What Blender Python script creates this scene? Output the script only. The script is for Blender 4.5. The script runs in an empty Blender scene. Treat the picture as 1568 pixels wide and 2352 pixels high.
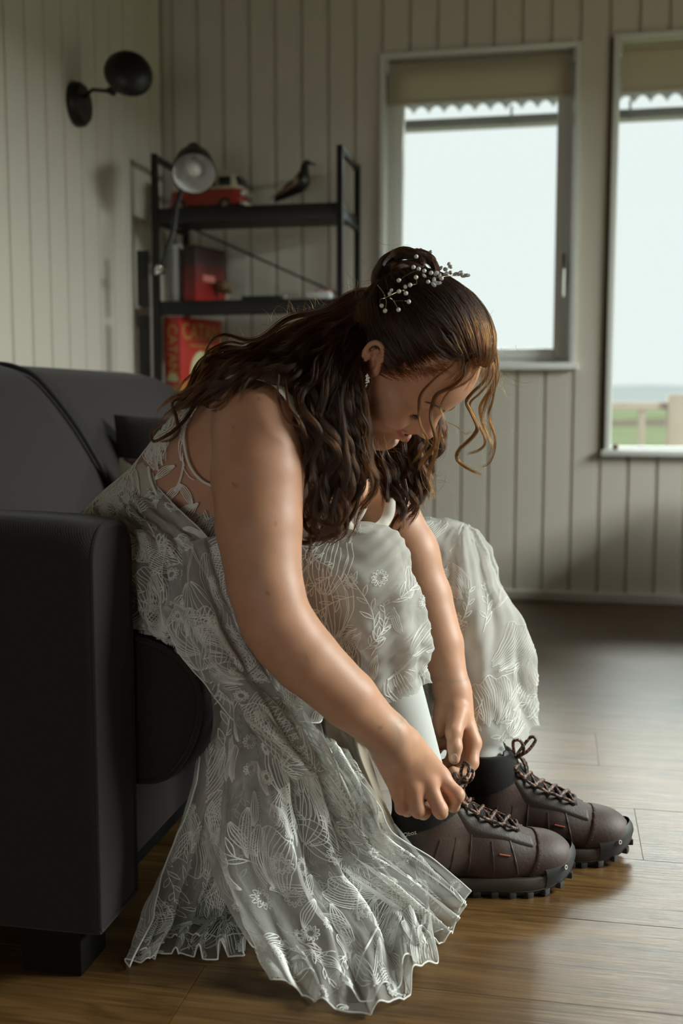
import bpy, bmesh, math, random
import numpy as np
from mathutils import Vector, Matrix, Euler
S = bpy.context.scene
COL = S.collection
PI = math.pi
rnd = random.Random(7)
npr = np.random.RandomState(11)

# ---------------------------------------------------------------- camera
F_PX, CAM_H = 2500.0, 0.76
PITCH, YAW = math.radians(5.9), math.radians(11.3)
cam_d = bpy.data.cameras.new('camera')
cam = bpy.data.objects.new('camera', cam_d); COL.objects.link(cam)
cam.location = (0, 0, CAM_H)
cam.rotation_euler = (PI / 2 - PITCH, 0, YAW)
cam_d.sensor_fit = 'VERTICAL'; cam_d.sensor_height = 36; cam_d.sensor_width = 24
cam_d.lens = F_PX / 2352 * 36
cam_d.clip_start = 0.05; cam_d.clip_end = 500
cam_d.dof.use_dof = True; cam_d.dof.focus_distance = 1.62; cam_d.dof.aperture_fstop = 3.2
S.camera = cam

# ---------------------------------------------------------------- world, light, exposure
S.view_settings.view_transform = 'Standard'
S.view_settings.look = 'None'
S.view_settings.gamma = 1.0
S.view_settings.use_curve_mapping = False
S.view_settings.exposure = -0.20
W = bpy.data.worlds.new('overcast_sky'); S.world = W; W.use_nodes = True
wn = W.node_tree.nodes; wl = W.node_tree.links; wn.clear()
wo = wn.new('ShaderNodeOutputWorld'); wb = wn.new('ShaderNodeBackground')
wb.inputs[0].default_value = (0.795, 0.865, 0.845, 1); wb.inputs[1].default_value = 1.34
wl.new(wb.outputs[0], wo.inputs[0])
def area(name, loc, target, sx, sy, power, color, spread=PI):
    d = bpy.data.lights.new(name, 'AREA'); d.shape = 'RECTANGLE'; d.size = sx; d.size_y = sy
    d.energy = power; d.color = color; d.spread = spread
    o = bpy.data.objects.new(name, d); COL.objects.link(o); o.location = loc
    o.rotation_euler = (Vector(target) - Vector(loc)).to_track_quat('-Z', 'Y').to_euler()
    return o
# bright sky seen by the big side window, outside the picture on the right
area('side_window_daylight', (4.3, 2.9, 2.92), (-0.4, 2.2, 0.4), 2.8, 1.7, 780, (0.94, 1.0, 0.95), math.radians(160))
# brighter sky high above the deck, shining in under the eave through the back windows
area('deck_side_daylight', (0.7, 7.6, 3.5), (0.0, 1.9, 0.25), 4.5, 1.2, 520, (0.92, 1.0, 0.97), math.radians(150))

# weak fill light added behind the camera to lift the shadows
area('rear_fill_light', (-0.6, -1.4, 0.58), (-0.3, 1.8, 0.75), 1.2, 0.8, 9, (1.0, 0.96, 0.9), math.radians(150))

# ---------------------------------------------------------------- pixel -> point helpers (1568 x 2352 frame)
cp, sp_, cy_, sy_ = math.cos(PITCH), math.sin(PITCH), math.cos(YAW), math.sin(YAW)
def ray(u, v):
    x = (u - 784) / F_PX; z = -(v - 1176) / F_PX
    y2 = cp + z * sp_; z2 = -sp_ + z * cp
    return np.array([x * cy_ - y2 * sy_, x * sy_ + y2 * cy_, z2])
C0 = np.array([0, 0, CAM_H])
def aty(u, v, Y): r = ray(u, v); return C0 + r * (Y / r[1])
def atz(u, v, Z): r = ray(u, v); return C0 + r * ((Z - CAM_H) / r[2])
def atx(u, v, X): r = ray(u, v); return C0 + r * (X / r[0])

# ---------------------------------------------------------------- object helpers
def obj(name, data, parent=None, mat=None, loc=None, **props):
    o = bpy.data.objects.new(name, data); COL.objects.link(o)
    if loc is not None: o.location = loc
    if parent is not None: o.parent = parent
    if mat is not None and data is not None:
        data.materials.clear(); data.materials.append(mat)
    for k, v in props.items(): o[k] = v
    return o
def empty(name, loc=(0, 0, 0), parent=None, **props):
    o = bpy.data.objects.new(name, None); COL.objects.link(o); o.location = loc
    o.empty_display_size = .05
    if parent is not None: o.parent = parent
    for k, v in props.items(): o[k] = v
    return o
def me(name, V, F, smooth=True):
    m = bpy.data.meshes.new(name)
    m.from_pydata([tuple(map(float, v)) for v in V], [], [tuple(map(int, f)) for f in F]); m.update()
    if smooth and len(m.polygons): m.polygons.foreach_set('use_smooth', [True] * len(m.polygons))
    return m
class MB:
    """collects shapes and links them as one mesh object (world coordinates)"""
    def __init__(s): s.V = []; s.F = []
    def add(s, V, F):
        n = len(s.V); s.V += [tuple(v) for v in V]; s.F += [tuple(i + n for i in f) for f in F]; return s
    def box(s, x0, y0, z0, x1, y1, z1, b=0.0):
        if b <= 0:
            V = [(x, y, z) for x in (x0, x1) for y in (y0, y1) for z in (z0, z1)]
            return s.add(V, [(0, 1, 3, 2), (4, 6, 7, 5), (0, 4, 5, 1), (2, 3, 7, 6), (0, 2, 6, 4), (1, 5, 7, 3)])
        bm = bmesh.new(); bmesh.ops.create_cube(bm, size=1)
        for v in bm.verts:
            v.co = Vector(((x0 + x1) / 2 + v.co.x * (x1 - x0), (y0 + y1) / 2 + v.co.y * (y1 - y0), (z0 + z1) / 2 + v.co.z * (z1 - z0)))
        bmesh.ops.bevel(bm, geom=bm.edges[:], offset=b, segments=2, affect='EDGES', profile=.6)
        s.addbm(bm); return s
    def addbm(s, bm):
        bm.verts.ensure_lookup_table(); bm.verts.index_update()
        s.add([tuple(v.co) for v in bm.verts], [tuple(v.index for v in f.verts) for f in bm.faces]); bm.free()
    def obox(s, M, sx, sy, sz, b=0.0):
        t = MB().box(-sx / 2, -sy / 2, -sz / 2, sx / 2, sy / 2, sz / 2, b)
        return s.add([tuple(M @ Vector(v)) for v in t.V], t.F)
    def tube(s, P, R, n=10, cap=True, flat=1.0):
        P = [np.array(p, float) for p in P]
        if not hasattr(R, '__len__'): R = [R] * len(P)
        up = np.array([0, 0, 1.0]); V = []; prev = None
        for i, p in enumerate(P):
            t = P[min(i + 1, len(P) - 1)] - P[max(i - 1, 0)]; t = t / (np.linalg.norm(t) + 1e-9)
            if prev is None:
                a = np.cross(t, up)
                if np.linalg.norm(a) < 1e-3: a = np.cross(t, [1, 0, 0.])
            else: a = prev - t * np.dot(prev, t)
            a = a / (np.linalg.norm(a) + 1e-9); prev = a; b = np.cross(t, a)
            for k in range(n):
                th = 2 * PI * k / n; V.append(p + R[i] * (a * math.cos(th) + b * math.sin(th) * flat))
        Fc = [(i * n + k, i * n + (k + 1) % n, (i + 1) * n + (k + 1) % n, (i + 1) * n + k) for i in range(len(P) - 1) for k in range(n)]
        if cap: Fc += [tuple(range(n))[::-1], tuple((len(P) - 1) * n + k for k in range(n))]
        return s.add(V, Fc)
    def lathe(s, prof, M=None, n=28):
        """prof: (radius, height) along local z"""
        M = M or Matrix.Identity(4); V = []
        for r, z in prof:
            for k in range(n):
                V.append(tuple(M @ Vector((r * math.cos(2 * PI * k / n), r * math.sin(2 * PI * k / n), z))))
        Fc = [(i * n + k, i * n + (k + 1) % n, (i + 1) * n + (k + 1) % n, (i + 1) * n + k) for i in range(len(prof) - 1) for k in range(n)]
        return s.add(V, Fc)
    def ball(s, c, r, seg=12, sc=(1, 1, 1)):
        V = [(c[0], c[1], c[2] + r * sc[2])]; m = seg // 2
        for i in range(1, m):
            for k in range(seg):
                a = PI * i / m; b = 2 * PI * k / seg
                V.append((c[0] + r * sc[0] * math.sin(a) * math.cos(b), c[1] + r * sc[1] * math.sin(a) * math.sin(b), c[2] + r * sc[2] * math.cos(a)))
        V.append((c[0], c[1], c[2] - r * sc[2])); Fc = []
        for k in range(seg): Fc.append((0, 1 + k, 1 + (k + 1) % seg))
        for i in range(m - 2):
            for k in range(seg): Fc.append((1 + i * seg + k, 1 + (i + 1) * seg + k, 1 + (i + 1) * seg + (k + 1) % seg, 1 + i * seg + (k + 1) % seg))
        o = 1 + (m - 2) * seg
        for k in range(seg): Fc.append((len(V) - 1, o + (k + 1) % seg, o + k))
        return s.add(V, Fc)
    def mesh(s, name, smooth=True, auto=35):
        m = me(name, s.V, s.F, smooth)
        if smooth and auto: m.set_sharp_from_angle(angle=math.radians(auto))
        return m
    def build(s, name, mat, parent=None, smooth=True, auto=35, **props):
        return obj(name, s.mesh(name, smooth, auto), parent, mat, **props)
def cr(P, n=8, closed=False):
    """Catmull-Rom through points -> dense polyline"""
    P = np.array(P, float)
    if closed: Q = np.vstack([P[-1:], P, P[:2]])
    else: Q = np.vstack([2 * P[:1] - P[1:2], P, 2 * P[-1:] - P[-2:-1]])
    out = []
    for i in range(1, len(Q) - 2):
        for k in range(n):
            t = k / n; a, b, c, d = Q[i - 1], Q[i], Q[i + 1], Q[i + 2]
            out.append(.5 * ((2 * b) + (-a + c) * t + (2 * a - 5 * b + 4 * c - d) * t * t + (-a + 3 * b - 3 * c + d) * t ** 3))
    if not closed: out.append(Q[-2])
    return np.array(out)
def resamp(P, n):
    P = np.array(P, float); d = np.r_[0, np.cumsum(np.linalg.norm(np.diff(P, axis=0), axis=1))]
    t = np.linspace(0, d[-1], n); return np.stack([np.interp(t, d, P[:, k]) for k in range(P.shape[1])], 1)

# ---------------------------------------------------------------- materials
MATS = {}
def newmat(name):
    m = bpy.data.materials.new(name); m.use_nodes = True; MATS[name] = m
    nt = m.node_tree; nt.nodes.clear()
    return m, nt, nt.nodes, nt.links
def nd(nt, t, **inp):
    n = nt.nodes.new(t)
    for k, v in inp.items():
        k2 = k.replace('_', ' ')
        if k2 in n.inputs: n.inputs[k2].default_value = v
        else: setattr(n, k, v)
    return n
def pbsdf(name, col, rough=.5, metal=0, spec=.5, noise=0, nscale=20, bump=0, bscale=200, sheen=0, coat=0, stretch=None, **kw):
    m, nt, N, L = newmat(name)
    out = N.new('ShaderNodeOutputMaterial'); b = N.new('ShaderNodeBsdfPrincipled')
    L.new(b.outputs[0], out.inputs[0])
    b.inputs['Base Color'].default_value = (*col, 1); b.inputs['Roughness'].default_value = rough
    b.inputs['Metallic'].default_value = metal; b.inputs['Specular IOR Level'].default_value = spec
    b.inputs['Sheen Weight'].default_value = sheen; b.inputs['Coat Weight'].default_value = coat
    for k, v in kw.items(): b.inputs[k.replace('_', ' ')].default_value = v
    tc = N.new('ShaderNodeTexCoord'); mp = N.new('ShaderNodeMapping'); L.new(tc.outputs['Object'], mp.inputs[0])
    if stretch: mp.inputs['Scale'].default_value = stretch
    if noise:
        nz = N.new('ShaderNodeTexNoise'); nz.inputs['Scale'].default_value = nscale; nz.inputs['Detail'].default_value = 5
        L.new(mp.outputs[0], nz.inputs[0])
        mx = N.new('ShaderNodeMix'); mx.data_type = 'RGBA'
        mx.inputs[6].default_value = (*[c * (1 - noise) for c in col], 1); mx.inputs[7].default_value = (*[min(1, c * (1 + noise)) for c in col], 1)
        L.new(nz.outputs[0], mx.inputs[0]); L.new(mx.outputs[2], b.inputs['Base Color'])
    if bump:
        nb = N.new('ShaderNodeTexNoise'); nb.inputs['Scale'].default_value = bscale; nb.inputs['Detail'].default_value = 3
        L.new(mp.outputs[0], nb.inputs[0]); bp = N.new('ShaderNodeBump'); bp.inputs['Strength'].default_value = bump; bp.inputs['Distance'].default_value = .002
        L.new(nb.outputs[0], bp.inputs['Height']); L.new(bp.outputs[0], b.inputs['Normal'])
    return m
# ================================================================ THE ROOM
YB, XL, XR, YR, ZC = 4.175, -1.537, 2.45, -1.6, 2.45
M_wall = pbsdf('painted_panel', (.66, .62, .53), .5, noise=.03, nscale=3, bump=.05, bscale=60)
M_white = pbsdf('white_paint', (.62, .61, .56), .4)
M_backing = pbsdf('wall_backing', (.20, .16, .11), .8)
M_ceil = pbsdf('ceiling_paint', (.12, .075, .035), .8)
M_black = pbsdf('black_metal', (.012, .011, .010), .42, spec=.4)
M_chrome = pbsdf('chrome', (.75, .75, .74), .18, metal=1)
M_bulb = pbsdf('frosted_bulb', (.75, .74, .70), .35)
M_shade_in = pbsdf('white_enamel', (.72, .72, .70), .25, noise=.02)

def board_mesh(w, h, t=.012, ch=.006):
    """panel board standing in xz, face towards -y, chamfered long edges and a thin bead by one edge"""
    xs = [(-w / 2 + .0004, 0), (-w / 2 + ch, -t), (w / 2 - ch - .009, -t), (w / 2 - ch - .006, -t + .003), (w / 2 - ch - .003, -t), (w / 2 - ch, -t), (w / 2 - .0004, 0)]
    V = [(x, y, z) for z in (0, h) for x, y in xs]; n = len(xs)
    Fc = [(i, i + 1, n + i + 1, n + i) for i in range(n - 1)] + [tuple(range(n))[::-1], tuple(range(n, 2 * n)), (n - 1, 0, n, 2 * n - 1)]
    return me('board', V, Fc, False)
_bcache = {}
def board(parent, mat, loc, w, h, rz=0):
    k = (round(w, 3), round(h, 3), mat.name)
    if k not in _bcache:
        _bcache[k] = board_mesh(w, h); _bcache[k].materials.append(mat)
    o = bpy.data.objects.new('panel_board', _bcache[k]); COL.objects.link(o)
    o.location = loc; o.rotation_euler = (0, 0, rz); o.parent = parent

# window openings in the back wall (inner edge of the casing)
WINS = [(-.668, .032, .895, 2.028), (.182, 1.05, .575, 2.045)]
wall_back = MB()
xs = [XL - .1, WINS[0][0] - .01, WINS[0][1] + .01, WINS[1][0] - .01, WINS[1][1] + .01, XR + .1]
T0, T1 = YB + .0125, YB + .14
for a, b_ in ((xs[0], xs[1]), (xs[2], xs[3]), (xs[4], xs[5])): wall_back.box(a, T0, 0, b_, T1, ZC)
for (a, b_, z0, z1) in WINS:
    wall_back.box(a - .01, T0, 0, b_ + .01, T1, z0 - .01); wall_back.box(a - .01, T0, z1 + .01, b_ + .01, T1, ZC)
wall_back = wall_back.build('wall_back', M_backing, smooth=False, kind='structure', label='cream tongue and groove panelled wall with two windows')
BP = .1035; x = .046 - 16 * BP + BP / 2
while x < XR:
    spans = [(0, ZC)]
    for (a, b_, z0, z1) in WINS:
        if x + BP / 2 > a + .012 and x - BP / 2 < b_ - .012: spans = [(0, z0 - .012), (z1 + .012, ZC)]
    if x - BP / 2 > XL - .09:
        for z0, z1 in spans:
            board(wall_back, M_wall, (x, YB + .0125, z0), BP, z1 - z0)
    x += BP
wall_left = MB().box(XL - .14, YR, 0, XL - .0125, YB + .02, ZC).build('wall_left', M_backing, smooth=False, kind='structure', label='cream tongue and groove panelled wall behind the sofa')
LP = .123; y = 2.904 + LP / 2 - 12 * LP
while y < YB - .02:
    board(wall_left, M_wall, (XL - .0125, y, 0), LP, ZC, PI / 2)
    y += LP
# right wall with the large side window, rear wall, ceiling (outside the picture)
wr = MB()
wr.box(XR, YR, 0, XR + .14, 1.55, ZC); wr.box(XR, 3.75, 0, XR + .14, YB + .1, ZC)
wr.box(XR, 1.55, 0, XR + .14, 3.75, .25); wr.box(XR, 1.55, 2.05, XR + .14, 3.75, ZC)
wr.build('wall_right', M_wall, smooth=False, kind='structure')
MB().box(XL - .1, YR - .1, 0, XR + .1, YR, ZC).build('wall_rear', M_wall, smooth=False, kind='structure')
MB().box(XL - .1, YR - .1, ZC, XR + .1, YB + .14, ZC + .08).build('ceiling', M_ceil, smooth=False, kind='structure')

# baseboards
M_base = pbsdf('baseboard_paint', (.82, .80, .74), .4)
MB().box(XL + .02, YB - .028, 0, XR, YB + .001, .036, .003).build('baseboard_back', M_base, kind='structure')
MB().box(XL - .001, YR, 0, XL + .02, YB - .02, .036, .003).build('baseboard_left', M_base, kind='structure')

# ---------------------------------------------------------------- floor of planks running along x
def mat_wood():
    m, nt, N, L = newmat('oak_plank')
    out = N.new('ShaderNodeOutputMaterial'); b = N.new('ShaderNodeBsdfPrincipled'); L.new(b.outputs[0], out.inputs[0])
    oi = N.new('ShaderNodeObjectInfo'); tc = N.new('ShaderNodeTexCoord')
    add = N.new('ShaderNodeVectorMath'); add.operation = 'ADD'
    comb = N.new('ShaderNodeCombineXYZ'); mul = N.new('ShaderNodeMath'); mul.operation = 'MULTIPLY'; mul.inputs[1].default_value = 37.
    L.new(oi.outputs['Random'], mul.inputs[0])
    for i in range(3): L.new(mul.outputs[0], comb.inputs[i])
    L.new(tc.outputs['Object'], add.inputs[0]); L.new(comb.outputs[0], add.inputs[1])
    mp = N.new('ShaderNodeMapping'); mp.inputs['Scale'].default_value = (1.6, 14, 14); L.new(add.outputs[0], mp.inputs[0])
    n1 = nd(nt, 'ShaderNodeTexNoise', Scale=2.2, Detail=7., Roughness=.6, Distortion=.9); L.new(mp.outputs[0], n1.inputs[0])
    mp2 = N.new('ShaderNodeMapping'); mp2.inputs['Scale'].default_value = (3, 120, 120); L.new(add.outputs[0], mp2.inputs[0])
    n2 = nd(nt, 'ShaderNodeTexNoise', Scale=2., Detail=4., Roughness=.6); L.new(mp2.outputs[0], n2.inputs[0])
    mp3 = N.new('ShaderNodeMapping'); mp3.inputs['Scale'].default_value = (2.2, 7, 7); L.new(add.outputs[0], mp3.inputs[0])
    n3 = nd(nt, 'ShaderNodeTexNoise', Scale=1.6, Detail=3., Distortion=2.5); L.new(mp3.outputs[0], n3.inputs[0])
    kr = N.new('ShaderNodeValToRGB'); L.new(n3.outputs[0], kr.inputs[0])
    kr.color_ramp.elements[0].position = .56; kr.color_ramp.elements[0].color = (0, 0, 0, 1); kr.color_ramp.elements[1].position = .78; kr.color_ramp.elements[1].color = (1, 1, 1, 1)
    r = N.new('ShaderNodeValToRGB'); L.new(n1.outputs[0], r.inputs[0])
    e = r.color_ramp.elements; e[0].position = .28; e[0].color = (.066, .033, .010, 1); e[1].position = .75; e[1].color = (.190, .105, .037, 1)
    k = e.new(.5); k.color = (.130, .070, .023, 1)
    mx = N.new('ShaderNodeMix'); mx.data_type = 'RGBA'; mx.blend_type = 'MULTIPLY'; mx.inputs[0].default_value = .55
    g = N.new('ShaderNodeValToRGB'); L.new(n2.outputs[0], g.inputs[0]); g.color_ramp.elements[0].position = .35; g.color_ramp.elements[0].color = (.35, .33, .3, 1); g.color_ramp.elements[1].position = .6; g.color_ramp.elements[1].color = (1, 1, 1, 1)
    L.new(r.outputs[0], mx.inputs[6]); L.new(g.outputs[0], mx.inputs[7])
    mk = N.new('ShaderNodeMix'); mk.data_type = 'RGBA'; L.new(mx.outputs[2], mk.inputs[6]); mk.inputs[7].default_value = (.035, .018, .007, 1)
    km = N.new('ShaderNodeMath'); km.operation = 'MULTIPLY'; km.inputs[1].default_value = .85; L.new(kr.outputs[0], km.inputs[0]); L.new(km.outputs[0], mk.inputs[0])
    hv = N.new('ShaderNodeHueSaturation'); mr = nd(nt, 'ShaderNodeMapRange'); mr.inputs[3].default_value = .92; mr.inputs[4].default_value = 1.07
    L.new(oi.outputs['Random'], mr.inputs[0]); L.new(mr.outputs[0], hv.inputs['Value']); L.new(mk.outputs[2], hv.inputs['Color'])
    L.new(hv.outputs[0], b.inputs['Base Color'])
    rr = nd(nt, 'ShaderNodeMapRange'); rr.inputs[3].default_value = .36; rr.inputs[4].default_value = .25; L.new(n2.outputs[0], rr.inputs[0]); L.new(rr.outputs[0], b.inputs['Roughness'])
    b.inputs['Specular IOR Level'].default_value = .45
    bp = nd(nt, 'ShaderNodeBump', Strength=.5, Distance=.0012); L.new(n2.outputs[0], bp.inputs['Height']); L.new(bp.outputs[0], b.inputs['Normal'])
    return m
M_wood = mat_wood()
M_joint = pbsdf('plank_joint', (.09, .052, .022), .8)
floor = MB().box(XL - .1, YR, -.06, XR + .1, YB + .1, -.008).build('floor', M_joint, smooth=False, kind='structure', label='oak plank floor')
PW = .2325; PLn = 1.22
_pc = {}
def plank(x0, x1, y0):
    L = round(x1 - x0, 3)
    if L not in _pc:
        _pc[L] = MB().box(0, 0, -.008, L - .0005, PW - .0005, 0, .0006).mesh('plank', False); _pc[L].materials.append(M_wood)
    o = bpy.data.objects.new('floor_plank', _pc[L]); COL.objects.link(o); o.location = (x0, y0, 0); o.parent = floor
row = 0; y = 2.2665 - 17 * PW
while y < YB:
    off = {2.2665: .0945}.get(round(y, 4))
    off = .0945 if abs(y - 2.2665) < .01 else (-.4545 if (abs(y - (2.2665 - 5 * PW)) < .01) else rnd.uniform(0, PLn))
    x = off - 3 * PLn
    while x < XR:
        x0, x1 = max(x, XL - .02), min(x + PLn, XR)
        if x1 - x0 > .03: plank(x0, x1, y)
        x += PLn
    y += PW; row += 1

# ---------------------------------------------------------------- windows
M_glass = None
def mat_glass():
    m, nt, N, L = newmat('window_glass')
    out = N.new('ShaderNodeOutputMaterial'); t = N.new('ShaderNodeBsdfTransparent'); t.inputs[0].default_value = (.97, .985, .98, 1)
    g = N.new('ShaderNodeBsdfGlossy'); g.inputs['Roughness'].default_value = .02; fr = N.new('ShaderNodeFresnel'); fr.inputs[0].default_value = 1.45
    mx = N.new('ShaderNodeMixShader'); L.new(fr.outputs[0], mx.inputs[0]); L.new(t.outputs[0], mx.inputs[1]); L.new(g.outputs[0], mx.inputs[2]); L.new(mx.outputs[0], out.inputs[0])
    return m
M_glass = mat_glass()
M_frame = pbsdf('window_frame_paint', (.78, .80, .76), .35)
def mat_blind():
    m, nt, N, L = newmat('blind_fabric')
    out = N.new('ShaderNodeOutputMaterial'); d = N.new('ShaderNodeBsdfDiffuse'); d.inputs[0].default_value = (.72, .66, .56, 1)
    t = N.new('ShaderNodeBsdfTranslucent'); t.inputs[0].default_value = (.72, .66, .55, 1)
    mx = N.new('ShaderNodeMixShader'); mx.inputs[0].default_value = .6
    L.new(d.outputs[0], mx.inputs[1]); L.new(t.outputs[0], mx.inputs[2]); L.new(mx.outputs[0], out.inputs[0]); return m
M_blind = mat_blind()
def frame_bars(mb, x0, x1, z0, z1, w, y0, y1, b=.003):
    mb.box(x0, y0, z0, x0 + w, y1, z1, b); mb.box(x1 - w, y0, z0, x1, y1, z1, b)
    mb.box(x0 + w, y0, z0, x1 - w, y1, z0 + w, b); mb.box(x0 + w, y0, z1 - w, x1 - w, y1, z1, b)
WLAB = ['white framed window above the bride\'s head with roller blind partly down', 'taller white framed window at the right overlooking the deck']
for i, (a, b_, z0, z1) in enumerate(WINS):
    w = empty('window_%d' % (i + 1), ((a + b_) / 2, YB, z0), kind='structure')
    w['label'] = WLAB[i]
    off = Vector(w.location)
    def bld(mb, name, mat, par=None, **k):
        mb.V = [tuple(Vector(v) - off) for v in mb.V]; return mb.build(name, mat, par or w, **k)
    m = MB(); frame_bars(m, a - .018, b_ + .018, z0 - .018, z1 + .018, .02, YB - .014, YB + .012); 
    bld(m, 'casing', M_frame)
    m = MB()  # reveal lining
    m.box(a - .01, YB + .004, z0 - .01, a + .002, YB + .13, z1 + .01); m.box(b_ - .002, YB + .004, z0 - .01, b_ + .01, YB + .13, z1 + .01)
    m.box(a, YB + .004, z0 - .01, b_, YB + .13, z0 + .002); m.box(a, YB + .004, z1 - .002, b_, YB + .13, z1 + .01)
    bld(m, 'reveal', M_frame)
    m = MB()
    fw = .030 if i == 0 else .006
    frame_bars(m, a + .003, b_ - .003, z0 + .003, z1 - .003, fw, YB + .055, YB + .125, .004); bld(m, 'outer_frame', M_frame)
    if i == 0:
        m = MB(); frame_bars(m, a + .003 + fw - .006, b_ - .003 - fw + .006, z0 + fw - .008, z1 - fw, .036, YB + .045, YB + .105, .005); bld(m, 'sash', M_frame)
        inset = fw + .025
        m = MB(); m.box(b_ - .036, YB + .033, 1.18, b_ - .022, YB + .046, 1.30, .004); m.tube([(b_ - .029, YB + .03, 1.24), (b_ - .029, YB + .012, 1.24), (b_ - .029, YB + .012, 1.14)], .006, 8)
        bld(m, 'sash_handle', M_chrome)
    else: inset = .01
    m = MB().box(a + inset, YB + .078, z0 + inset, b_ - inset, YB + .082, z1 - inset); bld(m, 'pane', M_glass, smooth=False)
    m = MB().box(a - .03, YB - .024, z0 - .024, b_ + .03, YB + .05, z0 - .002, .004)
    bld(m, 'sill', M_frame)
for i, (a, b_, z0, z1) in enumerate(WINS):
    r = empty('roller_blind', ((a + b_) / 2, YB + .03, z1), label=['beige roller blind at the top of the smaller window', 'beige roller blind at the top of the taller right-hand window'][i], category='blind', group='roller blinds on the windows')
    off = Vector(r.location)
    zb = 1.862
    m = MB(); m.box(a + .012, YB + .014, zb + .012, b_ - .012, YB + .0155, z1 - .03); m.V = [tuple(Vector(v) - off) for v in m.V]; m.build('fabric', M_blind, r, smooth=False)
    m = MB(); m.box(a + .012, YB + .009, zb, b_ - .012, YB + .020, zb + .014, .003); m.V = [tuple(Vector(v) - off) for v in m.V]; m.build('bottom_bar', M_blind, r)
    m = MB(); m.tube([(a + .01, YB + .030, z1 - .026), (b_ - .01, YB + .030, z1 - .026)], .018, 16); m.V = [tuple(Vector(v) - off) for v in m.V]; m.build('roller', M_blind, r)
    m = MB(); m.box(a + .003, YB + .01, z1 - .05, a + .011, YB + .05, z1 - .004, .002); m.V = [tuple(Vector(v) - off) for v in m.V]; m.build('bracket', M_frame, r)
    m = MB(); m.box(b_ - .011, YB + .01, z1 - .05, b_ - .003, YB + .05, z1 - .004, .002); m.V = [tuple(Vector(v) - off) for v in m.V]; m.build('bracket', M_frame, r)
    if i == 0:
        m = MB(); m.tube([(b_ - .016, YB + .012, zb + .1), (b_ - .016, YB + .012, 1.05)], .0016, 6); m.V = [tuple(Vector(v) - off) for v in m.V]; m.build('pull_chain', M_frame, r)

# ---------------------------------------------------------------- outside
M_roof = pbsdf('corrugated_sheet', (.20, .21, .20), .5)
M_gut = pbsdf('grey_gutter', (.22, .225, .22), .6)
m = MB(); n = 1700; x0 = -1.6; V = []
for k in range(n + 1):
    x = x0 + k * .0026
    zt = 2.066 + .034 * abs(math.cos(PI * (x + .443) / .0703)) ** .8
    for (yy, zz) in ((5.15, 0), (4.32, .22)):
        V += [(x, yy, zt + zz), (x, yy, zt + zz + .004)]
Fc = []
for k in range(n):
    a = k * 4; Fc += [(a, a + 4, a + 6, a + 2), (a + 1, a + 3, a + 7, a + 5), (a, a + 1, a + 5, a + 4), (a + 2, a + 6, a + 7, a + 3)]
m.add(V, Fc); ro = m.build('eave_roof', M_roof, kind='structure', label='corrugated metal eave above the windows outside')
m = MB()
m.box(-1.6, 5.16, 2.006, 2.8, 5.24, 2.049, .006)
g = m.build('gutter', M_gut, label='grey gutter under the corrugated eave outside the windows', category='gutter')
for k in range(6):
    xx = -.242 + (k - 1) * .52
    MB().box(xx - .006, 5.14, 1.996, xx + .006, 5.158, 2.084, .002).build('gutter_bracket', M_gut, g)
M_rail = pbsdf('weathered_timber', (.46, .40, .34), .8, noise=.12, nscale=8)
M_grass = pbsdf('meadow_grass', (.42, .48, .24), .9, noise=.25, nscale=.35)  # grass colour lightened, with the pale haze outside mixed into it
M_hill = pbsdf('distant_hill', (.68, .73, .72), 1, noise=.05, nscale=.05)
M_moor = pbsdf('brown_heath', (.34, .27, .20), 1, noise=.1, nscale=.1)
r = empty('deck_railing', (.5, 6.5, -.3), label='weathered timber deck railing outside the right-hand window', category='railing')
off = Vector(r.location)
def pb(mb, name, mat=M_rail):
    mb.V = [tuple(Vector(v) - off) for v in mb.V]; return mb.build(name, mat, r)
pb(MB().box(-3, 6.46, .702, .63, 6.56, .744, .004), 'top_rail')
pb(MB().box(.63, 6.46, .702, 4, 6.56, .744, .004), 'top_rail')
for xx in (-2.9, -2.2, -1.5, -.84, -.2, .455, 1.4, 2.1): pb(MB().box(xx - .012, 6.48, -.3, xx + .025, 6.53, .70, .003), 'baluster')
pb(MB().box(.60, 6.42, -.3, .76, 6.56, .79, .005), 'post')
MB().box(-6, YB + .14, -.36, 6, 6.9, -.30).build('deck_floor', M_rail, smooth=False, kind='structure')
# meadow and hills
MB().box(-60, -30, -.62, 60, 8, -.56).build('ground_outside', M_grass, smooth=False, kind='structure')
V = []; Fc = []; nx, ny = 60, 40
for j in range(ny + 1):
    for i in range(nx + 1):
        yy = 7 + 260 * (j / ny) ** 2; xx = (-1 + 2 * i / nx) * (12 + yy * 1.1)
        V.append((xx, yy, -.55 - .0 * yy + .25 * math.sin(xx * .13) + .012 * yy * 0 - .9 * min(1, (yy - 7) / 40)))
for j in range(ny):
    for i in range(nx): a = j * (nx + 1) + i; Fc.append((a, a + 1, a + nx + 2, a + nx + 1))
MB().add(V, Fc).build('meadow_ground', M_grass, auto=0, kind='structure', label='green meadow beyond the deck')
def ridge(name, yy, hs, mat, lab):
    V = []; Fc = []; n = 80
    for i in range(n + 1):
        t = i / n; xx = -yy + 2 * yy * t; hh = hs(xx)
        V += [(xx, yy - 20, -3), (xx, yy, hh), (xx, yy + 30, -3)]
    for i in range(n): a = 3 * i; Fc += [(a, a + 3, a + 4, a + 1), (a + 1, a + 4, a + 5, a + 2)]
    MB().add(V, Fc).build(name, mat, auto=0, kind='structure', label=lab)
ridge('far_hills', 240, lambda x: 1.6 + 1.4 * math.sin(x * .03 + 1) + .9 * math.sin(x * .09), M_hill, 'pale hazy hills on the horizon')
ridge('near_heath', 90, lambda x: -1.3 + .8 * math.sin(x * .06 + .3), M_moor, 'brown heath beyond the meadow')
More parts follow.
